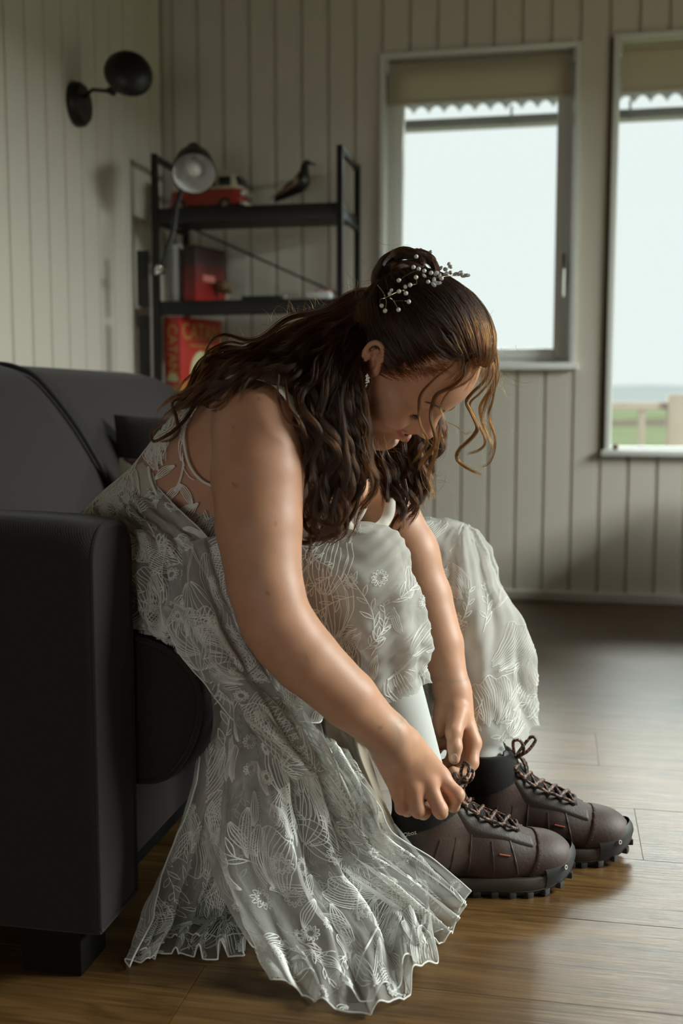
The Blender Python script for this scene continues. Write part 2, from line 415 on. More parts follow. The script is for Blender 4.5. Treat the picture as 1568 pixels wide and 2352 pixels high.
# small knob on the taller window's sill
k = aty(1413, 1022, YB - .005)
MB().ball((k[0], YB - .008, .5735 + .0115), .0115, 14, (1, 1, 1)).build('door_stop_ball', pbsdf('turned_wood', (.16, .09, .04), .4), label='tiny brown wooden ball on the sill of the right-hand window', category='knob')
# ================================================================ SOFA
def mat_fabric(name, col, scale=900):
    m, nt, N, L = newmat(name)
    out = N.new('ShaderNodeOutputMaterial'); b = N.new('ShaderNodeBsdfPrincipled'); L.new(b.outputs[0], out.inputs[0])
    b.inputs['Roughness'].default_value = .9; b.inputs['Specular IOR Level'].default_value = .15
    b.inputs['Sheen Weight'].default_value = .12; b.inputs['Sheen Roughness'].default_value = .5
    tc = N.new('ShaderNodeTexCoord'); mp = N.new('ShaderNodeMapping'); mp.inputs['Rotation'].default_value = (.6, .5, .7); L.new(tc.outputs['Object'], mp.inputs[0])
    w = nd(nt, 'ShaderNodeTexWave', Scale=scale / 6.28, Distortion=1.2, Detail=1.); w.inputs['Detail Scale'].default_value = 3.; L.new(mp.outputs[0], w.inputs[0])
    n = nd(nt, 'ShaderNodeTexNoise', Scale=700., Detail=2.); L.new(tc.outputs['Object'], n.inputs[0])
    a = N.new('ShaderNodeMath'); a.operation = 'ADD'; L.new(w.outputs[1], a.inputs[0]); L.new(n.outputs[0], a.inputs[1])
    mr = nd(nt, 'ShaderNodeMapRange'); mr.inputs[1].default_value = .2; mr.inputs[2].default_value = 1.6; mr.inputs[3].default_value = .65; mr.inputs[4].default_value = 1.35; L.new(a.outputs[0], mr.inputs[0])
    mx = N.new('ShaderNodeVectorMath'); mx.operation = 'SCALE'; mx.inputs[0].default_value = col; L.new(mr.outputs[0], mx.inputs['Scale']); L.new(mx.outputs[0], b.inputs['Base Color'])
    bp = nd(nt, 'ShaderNodeBump', Strength=.4, Distance=.0006); L.new(a.outputs[0], bp.inputs['Height']); L.new(bp.outputs[0], b.inputs['Normal'])
    return m
M_sofa = mat_fabric('charcoal_twill', (.023, .0182, .0178))
M_pipe = pbsdf('dark_piping', (.012, .011, .011), .8)
def prism(prof, axis, a0, a1, bev=0):
    """profile polygon (2D) extruded along an axis: 'y' -> prof in xz, 'x' -> prof in yz"""
    V = []
    for a in (a0, a1):
        for p, q in prof: V.append((p, a, q) if axis == 'y' else (a, p, q))
    n = len(prof)
    Fc = [(i, (i + 1) % n, n + (i + 1) % n, n + i) for i in range(n)] + [tuple(range(n))[::-1], tuple(range(n, 2 * n))]
    bm = bmesh.new(); vs = [bm.verts.new(v) for v in V]
    for f in Fc: bm.faces.new([vs[i] for i in f])
    bmesh.ops.recalc_face_normals(bm, faces=bm.faces[:])
    if bev:
        es = [e for e in bm.edges if abs(e.verts[0].co[1 if axis == 'y' else 0] - e.verts[1].co[1 if axis == 'y' else 0]) < 1e-6]
        bmesh.ops.bevel(bm, geom=es, offset=bev, segments=3, affect='EDGES', profile=.5)
    return MB(), bm
sofa = empty('sofa', (-1.0, 2.3, 0), label='charcoal twill sofa with piped arms along the left wall', category='sofa')
def sp(mb, name, mat=None, par=None, **k):
    off = Vector(sofa.location); mb.V = [tuple(Vector(v) - off) for v in mb.V]; return mb.build(name, mat or M_sofa, par or sofa, **k)
def rrect(x0, z0, x1, z1, rs, n=8):
    """rounded rectangle, radii for corners (bl, br, tr, tl)"""
    P = []
    for (cx, cz, r, a0) in ((x0 + rs[0], z0 + rs[0], rs[0], PI), (x1 - rs[1], z0 + rs[1], rs[1], 1.5 * PI), (x1 - rs[2], z1 - rs[2], rs[2], 0), (x0 + rs[3], z1 - rs[3], rs[3], .5 * PI)):
        if r < 1e-4: P.append((cx, cz)); continue
        for k in range(n + 1): P.append((cx + r * math.cos(a0 + .5 * PI * k / n), cz + r * math.sin(a0 + .5 * PI * k / n)))
    return P
def arm(y0, y1):
    # cross-section in yz, extruded along x; top is domed, the top edge dips to the front a little
    m = MB(); prof = rrect(y0, .065, y1, .612, (.006, .006, .045, .045))
    xs_ = [-1.47, -1.44, -1.2, -.9, -.7, -.62, -.592, -.578, -.573]; n = len(prof); V = []
    for i, x in enumerate(xs_):
        ins = [.004, 0, 0, 0, 0, 0, .0, .002, .006][i]; drop = [0, 0, 0, 0, .001, .004, .008, .011, .014][i]
        for p, q in prof:
            s_ = 1 if q > .5 else 0
            V.append((x, (y0 + y1) / 2 + (p - (y0 + y1) / 2) * (1 - ins * 8) , q - drop * s_))
    Fc = [(i * n + k, i * n + (k + 1) % n, (i + 1) * n + (k + 1) % n, (i + 1) * n + k) for i in range(len(xs_) - 1) for k in range(n)]
    Fc += [tuple(range(n))[::-1], tuple((len(xs_) - 1) * n + k for k in range(n))]
    a = sp(m.add(V, Fc), 'arm')
    # piping round the front panel
    pp = rrect(y0 + .006, .07, y1 - .006, .598, (.006, .006, .043, .043))
    m = MB(); m.tube([(-.574, p, q) for p, q in pp] + [(-.574, *pp[0])], .0038, 8, cap=False); sp(m, 'piping', M_sofa, a)
    return a
arm(1.262, 1.396); arm(3.16, 3.294)
sp(MB().box(-1.45, 1.40, .065, -.62, 3.16, .235, .012), 'base_frame')
# seat cushions with a bulging rounded front
def cushion(name, y0, y1, prof, par=None, pipe=True, pipe_in=.02, bul=.012):
    n = len(prof); c = np.mean(prof, axis=0); ys = [0, .004, .014, .03, .06, .5, .94, .97, .986, .996, 1]
    V = []
    for t in ys:
        e = min(t, 1 - t); sc_ = 1 - max(0, (.03 - e) / .03) ** 2 * .10; yy = y0 + (y1 - y0) * t
        for p, q in prof: V.append((c[0] + (p - c[0]) * sc_, yy, c[1] + (q - c[1]) * sc_))
    k_ = len(ys)
    Fc = [(i * n + k, i * n + (k + 1) % n, (i + 1) * n + (k + 1) % n, (i + 1) * n + k) for i in range(k_ - 1) for k in range(n)]
    Fc += [tuple(range(n))[::-1], tuple((k_ - 1) * n + k for k in range(n))]
    o = sp(MB().add(V, Fc), name, auto=60)
    if pipe:
        for yy in (y0 + .003, y1 - .003):
            m = MB(); m.tube([(c[0] + (p - c[0]) * .955, yy, c[1] + (q - c[1]) * .955) for p, q in prof] + [(c[0] + (prof[0][0] - c[0]) * .955, yy, c[1] + (prof[0][1] - c[1]) * .955)], .0042, 8, cap=False)
            sp(m, 'piping', M_sofa, o)
    return o
seat_prof = cr([(-1.05, .235), (-.80, .235), (-.62, .222), (-.535, .222), (-.492, .262), (-.470, .325), (-.478, .378), (-.512, .414), (-.57, .435), (-.66, .447), (-.85, .445), (-1.05, .435), (-1.10, .34)], 5, True)
cushion('seat_cushion', 1.402, 2.275, seat_prof); cushion('seat_cushion', 2.283, 3.155, seat_prof)
back_prof = cr([(-1.05, .40), (-.985, .50), (-1.06, .66), (-1.16, .79), (-1.225, .832), (-1.30, .838), (-1.37, .80), (-1.40, .70), (-1.38, .55), (-1.30, .42), (-1.15, .385)], 5, True)
# backrest in three upholstered panels; the far end is rounded off at the top
def back_panel(y0, y1, roundend=False, r0=False):
    n = len(back_prof); V = []; N_ = 22; c = back_prof.mean(axis=0)
    for i in range(N_ + 1):
        t = i / N_; yy = y0 + (y1 - y0) * t; e = min(yy - y0, y1 - yy)
        k1 = math.sqrt(max(0, 1 - max(0, (.012 - e) / .012) ** 2)) * .06 + .94
        for p, q in back_prof:
            zz = q
            if roundend and yy > y1 - .20:
                u_ = (yy - (y1 - .20)) / .20; top = .838 - .16 * (1 - math.sqrt(max(0, 1 - u_ ** 2.2))); zz = min(q, top + (q - .838) * .2)
            V.append((c[0] + (p - c[0]) * k1, yy, c[1] + (zz - c[1]) * k1))
    Fc = [(i * n + k, i * n + (k + 1) % n, (i + 1) * n + (k + 1) % n, (i + 1) * n + k) for i in range(N_) for k in range(n)]
    Fc += [tuple(range(n))[::-1], tuple(N_ * n + k for k in range(n))]
    return sp(MB().add(V, Fc), 'back_cushion', auto=60)
b1 = back_panel(1.40, 2.325); b2 = back_panel(2.331, 3.28, True)
m = MB(); m.tube([(p + (.003 if p > -1.2 else 0), 2.328, q + .001) for p, q in back_prof[:30]], .006, 8); sp(m, 'seam_piping', M_pipe, b2)
sp(MB().box(-1.50, 1.40, .065, -1.39, 3.27, .70, .03), 'back_frame')
M_dark = pbsdf('dark_plinth', (.006, .005, .0045), .8, spec=.15)
for (xx, yy) in ((-.69, 1.275), (-.69, 3.19), (-1.44, 1.275), (-1.44, 3.19)):
    sp(MB().box(xx, yy, 0, xx + .085, yy + .08, .066, .003), 'foot', M_dark)
sp(MB().box(-.66, 1.36, .022, -.645, 3.2, .066, .002), 'plinth_rail', M_dark)

# ---------------------------------------------------------------- cushions at the far end of the sofa
def pillow(name, mat, c, w, h, t, rot, **props):
    N_ = 16; V = []; Fc = []
    for s_ in (1, -1):
        for i in range(N_ + 1):
            for j in range(N_ + 1):
                a = -1 + 2 * i / N_; b = -1 + 2 * j / N_
                k = (1 - a ** 4) ** .5 * (1 - b ** 4) ** .5
                px = a * w / 2 * (1 - .07 * (1 - b * b) * abs(a)); pz = b * h / 2 * (1 - .07 * (1 - a * a) * abs(b))
                V.append((px, s_ * (t / 2 * k + .002), pz))
    M_ = (N_ + 1) ** 2
    for s_ in (0, 1):
        for i in range(N_):
            for j in range(N_):
                q = [s_ * M_ + i * (N_ + 1) + j, s_ * M_ + (i + 1) * (N_ + 1) + j, s_ * M_ + (i + 1) * (N_ + 1) + j + 1, s_ * M_ + i * (N_ + 1) + j + 1]
                Fc.append(tuple(q[::-1] if s_ else q))
    ed = [i * (N_ + 1) for i in range(N_ + 1)] + [N_ * (N_ + 1) + j for j in range(1, N_ + 1)] + [i * (N_ + 1) + N_ for i in range(N_ - 1, -1, -1)] + [j for j in range(N_ - 1, 0, -1)]
    for k in range(len(ed)): a, b = ed[k], ed[(k + 1) % len(ed)]; Fc.append((a, b, b + M_, a + M_))
    o = MB().add(V, Fc).build(name, mat, auto=70, **props); o.location = c; o.rotation_euler = rot
    return o
M_pil = pbsdf('dark_cushion_cloth', (.022, .019, .018), .85, noise=.2, nscale=60)
pillow('cushion', M_pil, (-.885, 2.50, .592), .36, .27, .10, (math.radians(-14), 0, math.radians(8)), label='dark cushion leaning at the far end of the sofa behind the bride', category='cushion')
def mat_floral():
    m, nt, N, L = newmat('floral_cloth')
    out = N.new('ShaderNodeOutputMaterial'); b = N.new('ShaderNodeBsdfPrincipled'); L.new(b.outputs[0], out.inputs[0]); b.inputs['Roughness'].default_value = .85
    tc = N.new('ShaderNodeTexCoord'); v = nd(nt, 'ShaderNodeTexVoronoi', Scale=22.); L.new(tc.outputs['Object'], v.inputs[0])
    r = N.new('ShaderNodeValToRGB'); r.color_ramp.interpolation = 'CONSTANT'; sep = N.new('ShaderNodeSeparateColor'); L.new(v.outputs['Color'], sep.inputs[0]); L.new(sep.outputs[0], r.inputs[0])
    e = r.color_ramp.elements; e[0].color = (.05, .012, .008, 1); e[1].position = .3; e[1].color = (.40, .26, .04, 1)
    for p, c in ((.5, (.5, .5, .4, 1)), (.7, (.30, .06, .03, 1)), (.85, (.08, .07, .02, 1))): k = e.new(p); k.color = c
    L.new(r.outputs[0], b.inputs['Base Color']); return m
pillow('cushion', mat_floral(), (-.870, 2.325, .545), .24, .19, .07, (math.radians(-32), 0, math.radians(6)), label='small floral red and yellow cushion in front of the dark cushion', category='cushion')

# ================================================================ SHELF UNIT
M_shelfw = pbsdf('dark_stained_board', (.022, .018, .013), .55, noise=.2, nscale=12)
shelf = empty('shelving_unit', (-1.1, 3.95, 0), label='black metal frame shelving unit against the back wall', category='shelf')
def sh(mb, name, mat, par=None):
    off = Vector(shelf.location); mb.V = [tuple(Vector(v) - off) for v in mb.V]; return mb.build(name, mat, par or shelf)
SX0, SX1, SY0, SY1 = -1.442, -.764, 3.80, 4.125
for xx in (SX0, SX1):
    for yy in (SY0, SY1): sh(MB().box(xx - .011, yy - .011, 0, xx + .011, yy + .011, 1.635, .002), 'post', M_black)
    sh(MB().box(xx - .009, SY0, 1.612, xx + .009, SY1, 1.632, .002), 'top_crossbar', M_black)
    sh(MB().box(xx - .009, SY0, 1.39, xx + .009, SY1, 1.408, .002), 'side_rail', M_black)
SHZ = [1.443, 1.115, .765, .42, .10]
for z in SHZ:
    s_ = sh(MB().box(SX0 + .0, SY0 + .004, z - .030, SX1, SY1 - .004, z, .002), 'shelf_board', M_shelfw)
    sh(MB().box(SX0, SY0 - .006, z - .052, SX1, SY0 + .006, z - .001, .001), 'shelf_lip', M_black, s_)
for k in (0, 2): sh(MB().tube([(SX0 + .02, SY1 + .002, SHZ[k] - .02), (SX1 - .02, SY1 + .002, SHZ[k + 1] + .02)], .004, 6), 'wire_brace', M_black)

# things on the top shelf ------------------------------------------------
ZS = SHZ[0] + .0012
M_red = pbsdf('van_red', (.32, .035, .015), .35); M_cream = pbsdf('van_cream', (.60, .54, .40), .4)
M_tyre = pbsdf('rubber', (.012, .012, .012), .7); M_win = pbsdf('dark_window', (.01, .012, .013), .1)
M_hub = pbsdf('hubcap', (.30, .17, .08), .4)
van = empty('toy_camper_van', (-1.288, 3.95, ZS), label='red and cream toy camper van on the top shelf', category='toy')
van.rotation_euler = (0, 0, math.radians(-6))
def vp(mb, name, mat, par=None, **k): return mb.build(name, mat, par or van, **k)
# local: length along x (front at +x), centre at origin
def vbody(z0, z1, L0, L1, W0, W1, mat, name, nose=.0):
    V = []; n = 28; lay = 6
    for i in range(lay + 1):
        t = i / lay; z = z0 + (z1 - z0) * t; L_ = L0 + (L1 - L0) * t; W_ = W0 + (W1 - W0) * t
        for k in range(n):
            a = 2 * PI * k / n; c, s = math.cos(a), math.sin(a); e = .45
            x = L_ / 2 * math.copysign(abs(c) ** e, c); y = W_ / 2 * math.copysign(abs(s) ** e, s)
            V.append((x + (nose * (1 - t) if x > 0 else 0), y, z))
    Fc = [(i * n + k, i * n + (k + 1) % n, (i + 1) * n + (k + 1) % n, (i + 1) * n + k) for i in range(lay) for k in range(n)] + [tuple(range(n))[::-1], tuple(lay * n + k for k in range(n))]
    return vp(MB().add(V, Fc), name, mat, auto=50)
bd = vbody(.022, .078, .292, .284, .112, .112, M_red, 'lower_body', .006)
vbody(.078, .132, .283, .245, .111, .098, M_cream, 'upper_body'); vbody(.132, .146, .243, .205, .096, .076, M_cream, 'roof')
for i in range(4): vp(MB().box(-.105 + i * .056, -.0585, .088, -.062 + i * .056, -.045, .120, .002), 'side_window', M_win)
vp(MB().obox(Matrix.Translation((.131, 0, .106)) @ Matrix.Rotation(math.radians(-18), 4, 'Y'), .01, .078, .036, .003), 'windscreen', M_win)
vm = MB(); Mx = Matrix.Translation((.148, 0, .066)) @ Matrix.Rotation(PI / 2, 4, 'Y')
vp(vm.lathe([(0, 0), (.017, 0), (.017, .003), (.013, .004), (0, .004)], Mx, 20), 'round_badge', M_cream)
vv = MB(); vv.tube([(.152, -.040, .080), (.154, 0, .050), (.152, .040, .080)], .004, 6); vp(vv, 'front_panel_line', M_cream)
for s in (-1, 1): vp(MB().ball((.148, s * .036, .060), .010, 12), 'headlamp', M_bulb)
vp(MB().box(-.152, -.058, .018, -.142, .058, .030, .003), 'rear_bumper', M_cream); vp(MB().box(.146, -.058, .016, .162, .058, .030, .004), 'front_bumper', M_cream)
for xx in (-.092, .086):
    for s in (-1, 1):
        Mx = Matrix.Translation((xx, s * .045, .023)) @ Matrix.Rotation(s * PI / 2 * -1, 4, 'X')
        w = vp(MB().lathe([(0, -.008), (.020, -.008), (.023, -.004), (.023, .012), (.020, .016), (.012, .016), (.012, .013), (0, .013)], Mx, 24), 'wheel', M_tyre)
        vp(MB().lathe([(.012, .0125), (.010, .018), (0, .019)], Mx, 20), 'hubcap', M_hub, w)
# bird
M_bird = pbsdf('black_painted_wood', (.016, .014, .012), .35); M_wing = pbsdf('brown_wing_paint', (.22, .12, .06), .5)
bird = empty('decorative_bird', (-.965, 3.95, ZS), label='black wooden shorebird figurine on wire legs on the top shelf', category='figurine')
P = cr([(-.075, 0, .036), (-.055, 0, .052), (-.015, 0, .076), (.022, 0, .096), (.037, 0, .130), (.040, 0, .158), (.048, 0, .168), (.062, 0, .168)], 6)
R_ = np.interp(np.linspace(0, 1, len(P)), [0, .12, .3, .48, .62, .78, .90, 1], [.004, .016, .034, .040, .022, .015, .016, .004])
bb_ = MB().tube([p for p in P], list(R_), 18, flat=.75).build('body', M_bird, bird, auto=0)
bb_ = MB().tube([(.058, 0, .167), (.085, 0, .160)], [.006, .0012], 8).build('beak', M_bird, bird)
W_ = cr([(-.088, -.018, .042), (-.04, -.030, .064), (.008, -.034, .090), (.022, -.03, .118)], 5)
MB().tube(list(W_), list(np.interp(np.linspace(0, 1, len(W_)), [0, .3, .75, 1], [.003, .012, .018, .006])), 12, flat=.35).build('wing', M_wing, bird, auto=0)
for xx in (-.008, .012): MB().tube([(xx, 0, .0), (xx + .004, 0, .05)], .0016, 6).build('leg', M_chrome, bird)
MB().lathe([(0, 0), (.022, 0), (.022, .004), (0, .004)], n=20).build('stand', M_bird, bird)

# middle shelf --------------------------------------------------------------
ZM = SHZ[1] + .0012
def book(name, x, y, w, d, h, cover, pages, rz=0, z=ZM, **props):
    """upright book: spine towards -y, thickness w along x"""
    o = empty(name, (x, y, z), **props); o.rotation_euler = (0, 0, rz); t = .003
    m = MB(); m.box(-w / 2, 0, 0, -w / 2 + t, d, h, .0008); m.box(w / 2 - t, 0, 0, w / 2, d, h, .0008); m.box(-w / 2, -.0, 0, w / 2, t, h, .0008)
    m.build('cover', cover, o); MB().box(-w / 2 + t, t, .003, w / 2 - t, d - .003, h - .004).build('pages', pages, o, smooth=False)
    return o
M_pages = pbsdf('paper', (.62, .59, .50), .8)
M_wbook = pbsdf('white_spine', (.56, .58, .60), .5); M_gbook = pbsdf('pale_grey_spine', (.46, .45, .43), .5)
M_kbook = pbsdf('black_cover', (.02, .018, .017), .5)
def mat_grad(name, c0, c1, z0, z1):
    m, nt, N, L = newmat(name)
    out = N.new('ShaderNodeOutputMaterial'); b = N.new('ShaderNodeBsdfPrincipled'); L.new(b.outputs[0], out.inputs[0]); b.inputs['Roughness'].default_value = .35
    tc = N.new('ShaderNodeTexCoord'); s = N.new('ShaderNodeSeparateXYZ'); L.new(tc.outputs['Object'], s.inputs[0])
    n = nd(nt, 'ShaderNodeTexNoise', Scale=14., Detail=2.); L.new(tc.outputs['Object'], n.inputs[0])
    ad = N.new('ShaderNodeMath'); ad.operation = 'MULTIPLY_ADD'; ad.inputs[1].default_value = .08; L.new(n.outputs[0], ad.inputs[0]); L.new(s.outputs[2], ad.inputs[2])
    mr = nd(nt, 'ShaderNodeMapRange'); mr.inputs[1].default_value = z0; mr.inputs[2].default_value = z1; L.new(ad.outputs[0], mr.inputs[0])
    mx = N.new('ShaderNodeMix'); mx.data_type = 'RGBA'; mx.inputs[6].default_value = (*c0, 1); mx.inputs[7].default_value = (*c1, 1); L.new(mr.outputs[0], mx.inputs[0]); L.new(mx.outputs[2], b.inputs['Base Color']); return m
book('book', -1.408, 3.85, .018, .15, .17, M_gbook, M_pages, label='pale grey book standing on the middle shelf left of the white book', category='book', group='books on the middle shelf')
book('book', -1.384, 3.84, .026, .15, .205, M_wbook, M_pages, label='tall white book standing on the middle shelf', category='book', group='books on the middle shelf')
gb = empty('game_box', (-1.352, 3.835, ZM), label='upright black and red game box on the middle shelf', category='box', group='boxed games on the shelves')
gb.rotation_euler = (0, 0, math.radians(-14))
Mg = mat_grad('black_to_red_print', (.38, .02, .015), (.03, .012, .01), .05, .19)
MB().box(0, 0, 0, .052, .20, .200, .001).build('box_body', Mg, gb)
MB().box(.0525, .05, .075, .0528, .13, .098).build('pink_print', pbsdf('pink_print', (.62, .22, .18), .4), gb)
# small skeleton-like driftwood figure
fg = empty('brown_figurine', (-1.235, 3.95, ZM), label='small mottled brown and cream figurine on the middle shelf', category='figurine')
m_ = MB(); m_.ball((0, 0, .062), .030, 14, (1, .8, .85)); m_.ball((.022, -.004, .050), .016, 10); m_.build('head', pbsdf('mottled_brown', (.20, .13, .07), .6, noise=.8, nscale=60), fg)
m_ = MB(); m_.tube([(.004, 0, .006), (.012, 0, .03), (.016, 0, .05)], [.008, .006, .008], 8); m_.build('neck', M_cream, fg)
m_ = MB(); m_.lathe([(0, 0), (.026, 0), (.026, .008), (.018, .014), (0, .015)], n=20); m_.build('foot_plate', pbsdf('rust_brown', (.25, .10, .04), .6), fg)
dk = empty('small_pot', (-1.305, 3.93, ZM), label='tiny dark pot beside the brown figurine on the middle shelf', category='pot')
MB().lathe([(0, 0), (.014, 0), (.018, .010), (.015, .018), (.012, .018), (.012, .006), (0, .005)], n=20).build('pot_body', M_kbook, dk)
MB().box(-.012, -.012, .018, .012, .012, .020, .001).build('pot_lid', M_kbook, dk)
ga = empty('flat_game', (-1.075, 3.93, ZM), label='flat dark green box lying on the middle shelf', category='box')
MB().box(-.072, -.05, 0, .072, .05, .013, .002).build('box_base', pbsdf('dark_green_card', (.015, .035, .022), .5), ga)
MB().box(-.074, -.052, .0135, .074, .052, .019, .002).build('box_lid', pbsdf('dark_green_lid', (.018, .042, .026), .5), ga)
gj = empty('small_glass', (-.985, 3.90, ZM), label='tiny clear glass beside the green box on the middle shelf', category='glass')
MB().lathe([(0, 0), (.009, 0), (.011, .022), (.0095, .022), (.008, .003), (0, .003)], n=18).build('glass_body', pbsdf('clear_glass', (.8, .85, .84), .05, Transmission_Weight=.9), gj)
tb = empty('tissue_box', (-.868, 3.93, ZM), label='small white box with a pink rim at the right of the middle shelf', category='box')
MB().box(-.045, -.03, 0, .045, .03, .032, .003).build('box_body', pbsdf('white_card', (.74, .78, .78), .4), tb)
MB().box(-.012, -.026, .0325, .043, .026, .039, .003).build('pink_rim', pbsdf('pink_card', (.60, .25, .30), .5), tb)

# lower shelf: the red game box, its spine and front turned to the room --------------
ZL = SHZ[2] + .0012
M_rbox = mat_grad('red_yellow_print', (.50, .36, .07), (.50, .030, .018), .055, .10)
M_gold = pbsdf('gold_lettering', (.56, .33, .08), .5); M_oran = pbsdf('orange_print', (.52, .17, .04), .5); M_paley = pbsdf('pale_sun_print', (.62, .60, .34), .5)
rb = empty('game_box', (-1.425, 3.82, ZL), label='red and yellow board game box standing on the lower shelf', category='box', group='boxed games on the shelves')
rb.rotation_euler = (0, 0, math.radians(-16))
bw, bl, bh = .072, .27, .293
# local: spine faces -y (width bw along x), front cover faces +x (length bl along y)
MB().box(0, 0, 0, bw, bl, bh, .0015).build('box_body', M_rbox, rb)
def text(s, name, mat, par, loc, rot, size, ext=.0006, sx=1):
    c = bpy.data.curves.new('txt', 'FONT'); c.body = s; c.size = size; c.extrude = ext; c.align_x = 'CENTER'; c.align_y = 'CENTER'
    t = bpy.data.objects.new('txt', c); COL.objects.link(t); bpy.context.view_layer.update()
    dg = bpy.context.evaluated_depsgraph_get(); mm = bpy.data.meshes.new_from_object(t.evaluated_get(dg)); bpy.data.objects.remove(t)
    o = obj(name, mm, par, mat); o.location = loc; o.rotation_euler = rot; o.scale = (sx, 1, 1); return o
text('CATAN', 'spine_lettering', M_gold, rb, (bw / 2, -.0012, .175), (PI / 2, PI / 2, 0), .062, sx=.86)
text('CATAN', 'cover_lettering', M_gold, rb, (bw + .0012, bl * .5, .240), (PI / 2, 0, PI / 2), .085, sx=.85)
MB().box(bw, bl * .22, .186, bw + .0012, bl * .78, .199).build('subtitle_band', M_oran, rb, smooth=False)
mm_ = MB(); mm_.add([(bw + .0010, bl * .5 + .075 * math.cos(a), .085 + .09 * max(math.sin(a), -.75)) for a in np.linspace(0, 2 * PI, 28)[:-1]], [tuple(range(27))]); mm_.build('cover_sun', M_paley, rb, smooth=False)
mm_ = MB(); mm_.add([(bw / 2 + .028 * math.cos(a), -.0010, .060 + .030 * math.sin(a)) for a in np.linspace(0, PI, 16)], [tuple(range(16))]); mm_.build('spine_sun', M_paley, rb, smooth=False)
mm_ = MB(); mm_.add([(bw + .0018, bl * .5 - .055, .018), (bw + .0018, bl * .5 + .09, .018), (bw + .0018, bl * .5 + .06, .05), (bw + .0018, bl * .5 + .02, .075), (bw + .0018, bl * .5 - .01, .045)], [(0, 1, 2, 3, 4)]); mm_.build('cover_hill', pbsdf('olive_print', (.22, .20, .06), .6), rb, smooth=False)
# baskets on the bottom shelves
for (x_, z_, t_) in ((-1.25, SHZ[3] + .0012, 'grey felt basket on the second lowest shelf behind the bride'),):
    bk = empty('storage_basket', (x_, 3.95, z_), label=t_, category='basket')
    MB().lathe([(0, 0), (.085, 0), (.095, .13), (.088, .13), (.08, .006), (0, .006)], n=28).build('basket_wall', pbsdf('grey_felt', (.28, .28, .27), .9), bk)
    MB().lathe([(.0955, .115), (.098, .118), (.098, .126), (.0955, .129)], n=28).build('rim_band', M_kbook, bk)

# ================================================================ FLOOR LAMP between sofa and shelf
lamp = empty('floor_lamp', (-1.385, 3.56, 0), label='black articulated floor lamp with white lined bell shade beside the shelf', category='lamp')
def lp(mb, name, mat, par=None, **k):
    off = Vector(lamp.location); mb.V = [tuple(Vector(v) - off) for v in mb.V]; return mb.build(name, mat, par or lamp, **k)
lx, ly = -1.387, 3.56
lp(MB().lathe([(0, 0), (.12, 0), (.12, .012), (.11, .02), (.02, .024), (0, .024)], Matrix.Translation((lx, ly, 0)), 32), 'base', M_black)
lp(MB().tube([(lx, ly, .02), (lx, ly, .80)], .012, 12), 'lower_pole', M_black)
lp(MB().box(lx - .028, ly - .012, .735, lx + .016, ly + .012, 1.045, .003), 'arm_bar', M_black)
lp(MB().box(lx - .030, ly - .012, 1.075, lx + .008, ly + .012, 1.262, .003), 'arm_bar', M_black)
lp(MB().tube([(lx + .019, ly - .014, .70), (lx + .019, ly - .014, 1.215)], .0045, 8), 'tension_rod', pbsdf('brushed_rod', (.30, .29, .28), .35, metal=.8))
jt = aty(369, 620, ly - .01); jb = aty(364, 893, ly - .01)
for c_ in (jt, jb):
    j = lp(MB().tube([(c_[0], c_[1] - .02, c_[2]), (c_[0], c_[1] + .02, c_[2])], .013, 14), 'joint', M_chrome)
    lp(MB().ball((c_[0] + .004, c_[1] - .024, c_[2] + .006), .010, 12), 'wing_nut', M_chrome, j)
    lp(MB().ball((c_[0] - .006, c_[1] - .022, c_[2] - .012), .008, 12), 'wing_nut', M_chrome, j)
e1 = aty(398, 530, ly - .01); e2 = aty(405, 470, ly + .03); hd = aty(446, 398, ly - .07) - np.array([.25, -.72, -.62]) / .9824 * .165
lp(MB().tube([jt, e1, e2, hd + np.array([0, .02, .0])], .0085, 10), 'upper_arm', M_black)
# shade opening towards the camera and a little down
sc_ = aty(446, 398, ly - .07); ax = Vector((.25, -.72, -.62)).normalized()
Ms = Matrix.Translation(Vector(sc_)) @ ax.to_track_quat('Z', 'Y').to_matrix().to_4x4()
lp(MB().lathe([(0, -.175), (.022, -.173), (.027, -.16), (.030, -.12), (.034, -.10), (.058, -.07), (.066, -.03), (.0700, 0), (.0725, .004), (.0735, .003), (.0735, -.001), (.069, -.032), (.061, -.073), (.036, -.104), (.0, -.178)], Ms, 40), 'shade', M_black)
lp(MB().lathe([(.0695, .002), (.065, -.03), (.056, -.068), (.034, -.096), (.0, -.10)], Ms, 40), 'shade_lining', M_shade_in)
lp(MB().lathe([(0, -.004), (.012, -.006), (.022, -.016), (.026, -.03), (.024, -.045), (.014, -.07), (.012, -.095)], Ms, 24), 'bulb', M_bulb)

# ================================================================ WALL SCONCE on the left wall
sco = empty('wall_sconce', (XL, 3.30, 1.69), label='black swivel wall lamp with domed shade on the left wall', category='lamp')
def sc(mb, name, mat, par=None):
    off = Vector(sco.location); mb.V = [tuple(Vector(v) - off) for v in mb.V]; return mb.build(name, mat, par or sco)
cb = Vector((XL, 3.355, 1.697)); Mb = Matrix.Translation(cb) @ Matrix.Rotation(PI / 2, 4, 'Y')
sc(MB().lathe([(0, 0), (.068, 0), (.070, .006), (.068, .022), (.058, .034), (0, .037)], Mb, 40), 'wall_plate', M_black)
hc = Vector(aty(296, 166, 3.30)); k1 = Vector(aty(212, 206, 3.30)); k2 = Vector(aty(256, 210, 3.30))
sc(MB().tube([cb + Vector((.03, 0, .02)), k1, k2], .006, 10), 'arm', M_black)
sc(MB().tube([k2 + Vector((0, -.014, 0)), k2 + Vector((0, .014, 0))], .011, 12), 'knuckle', M_black)
ax = Vector((.50, -.80, .30)).normalized()   # back of the dome shows to the camera, opening turned to the wall
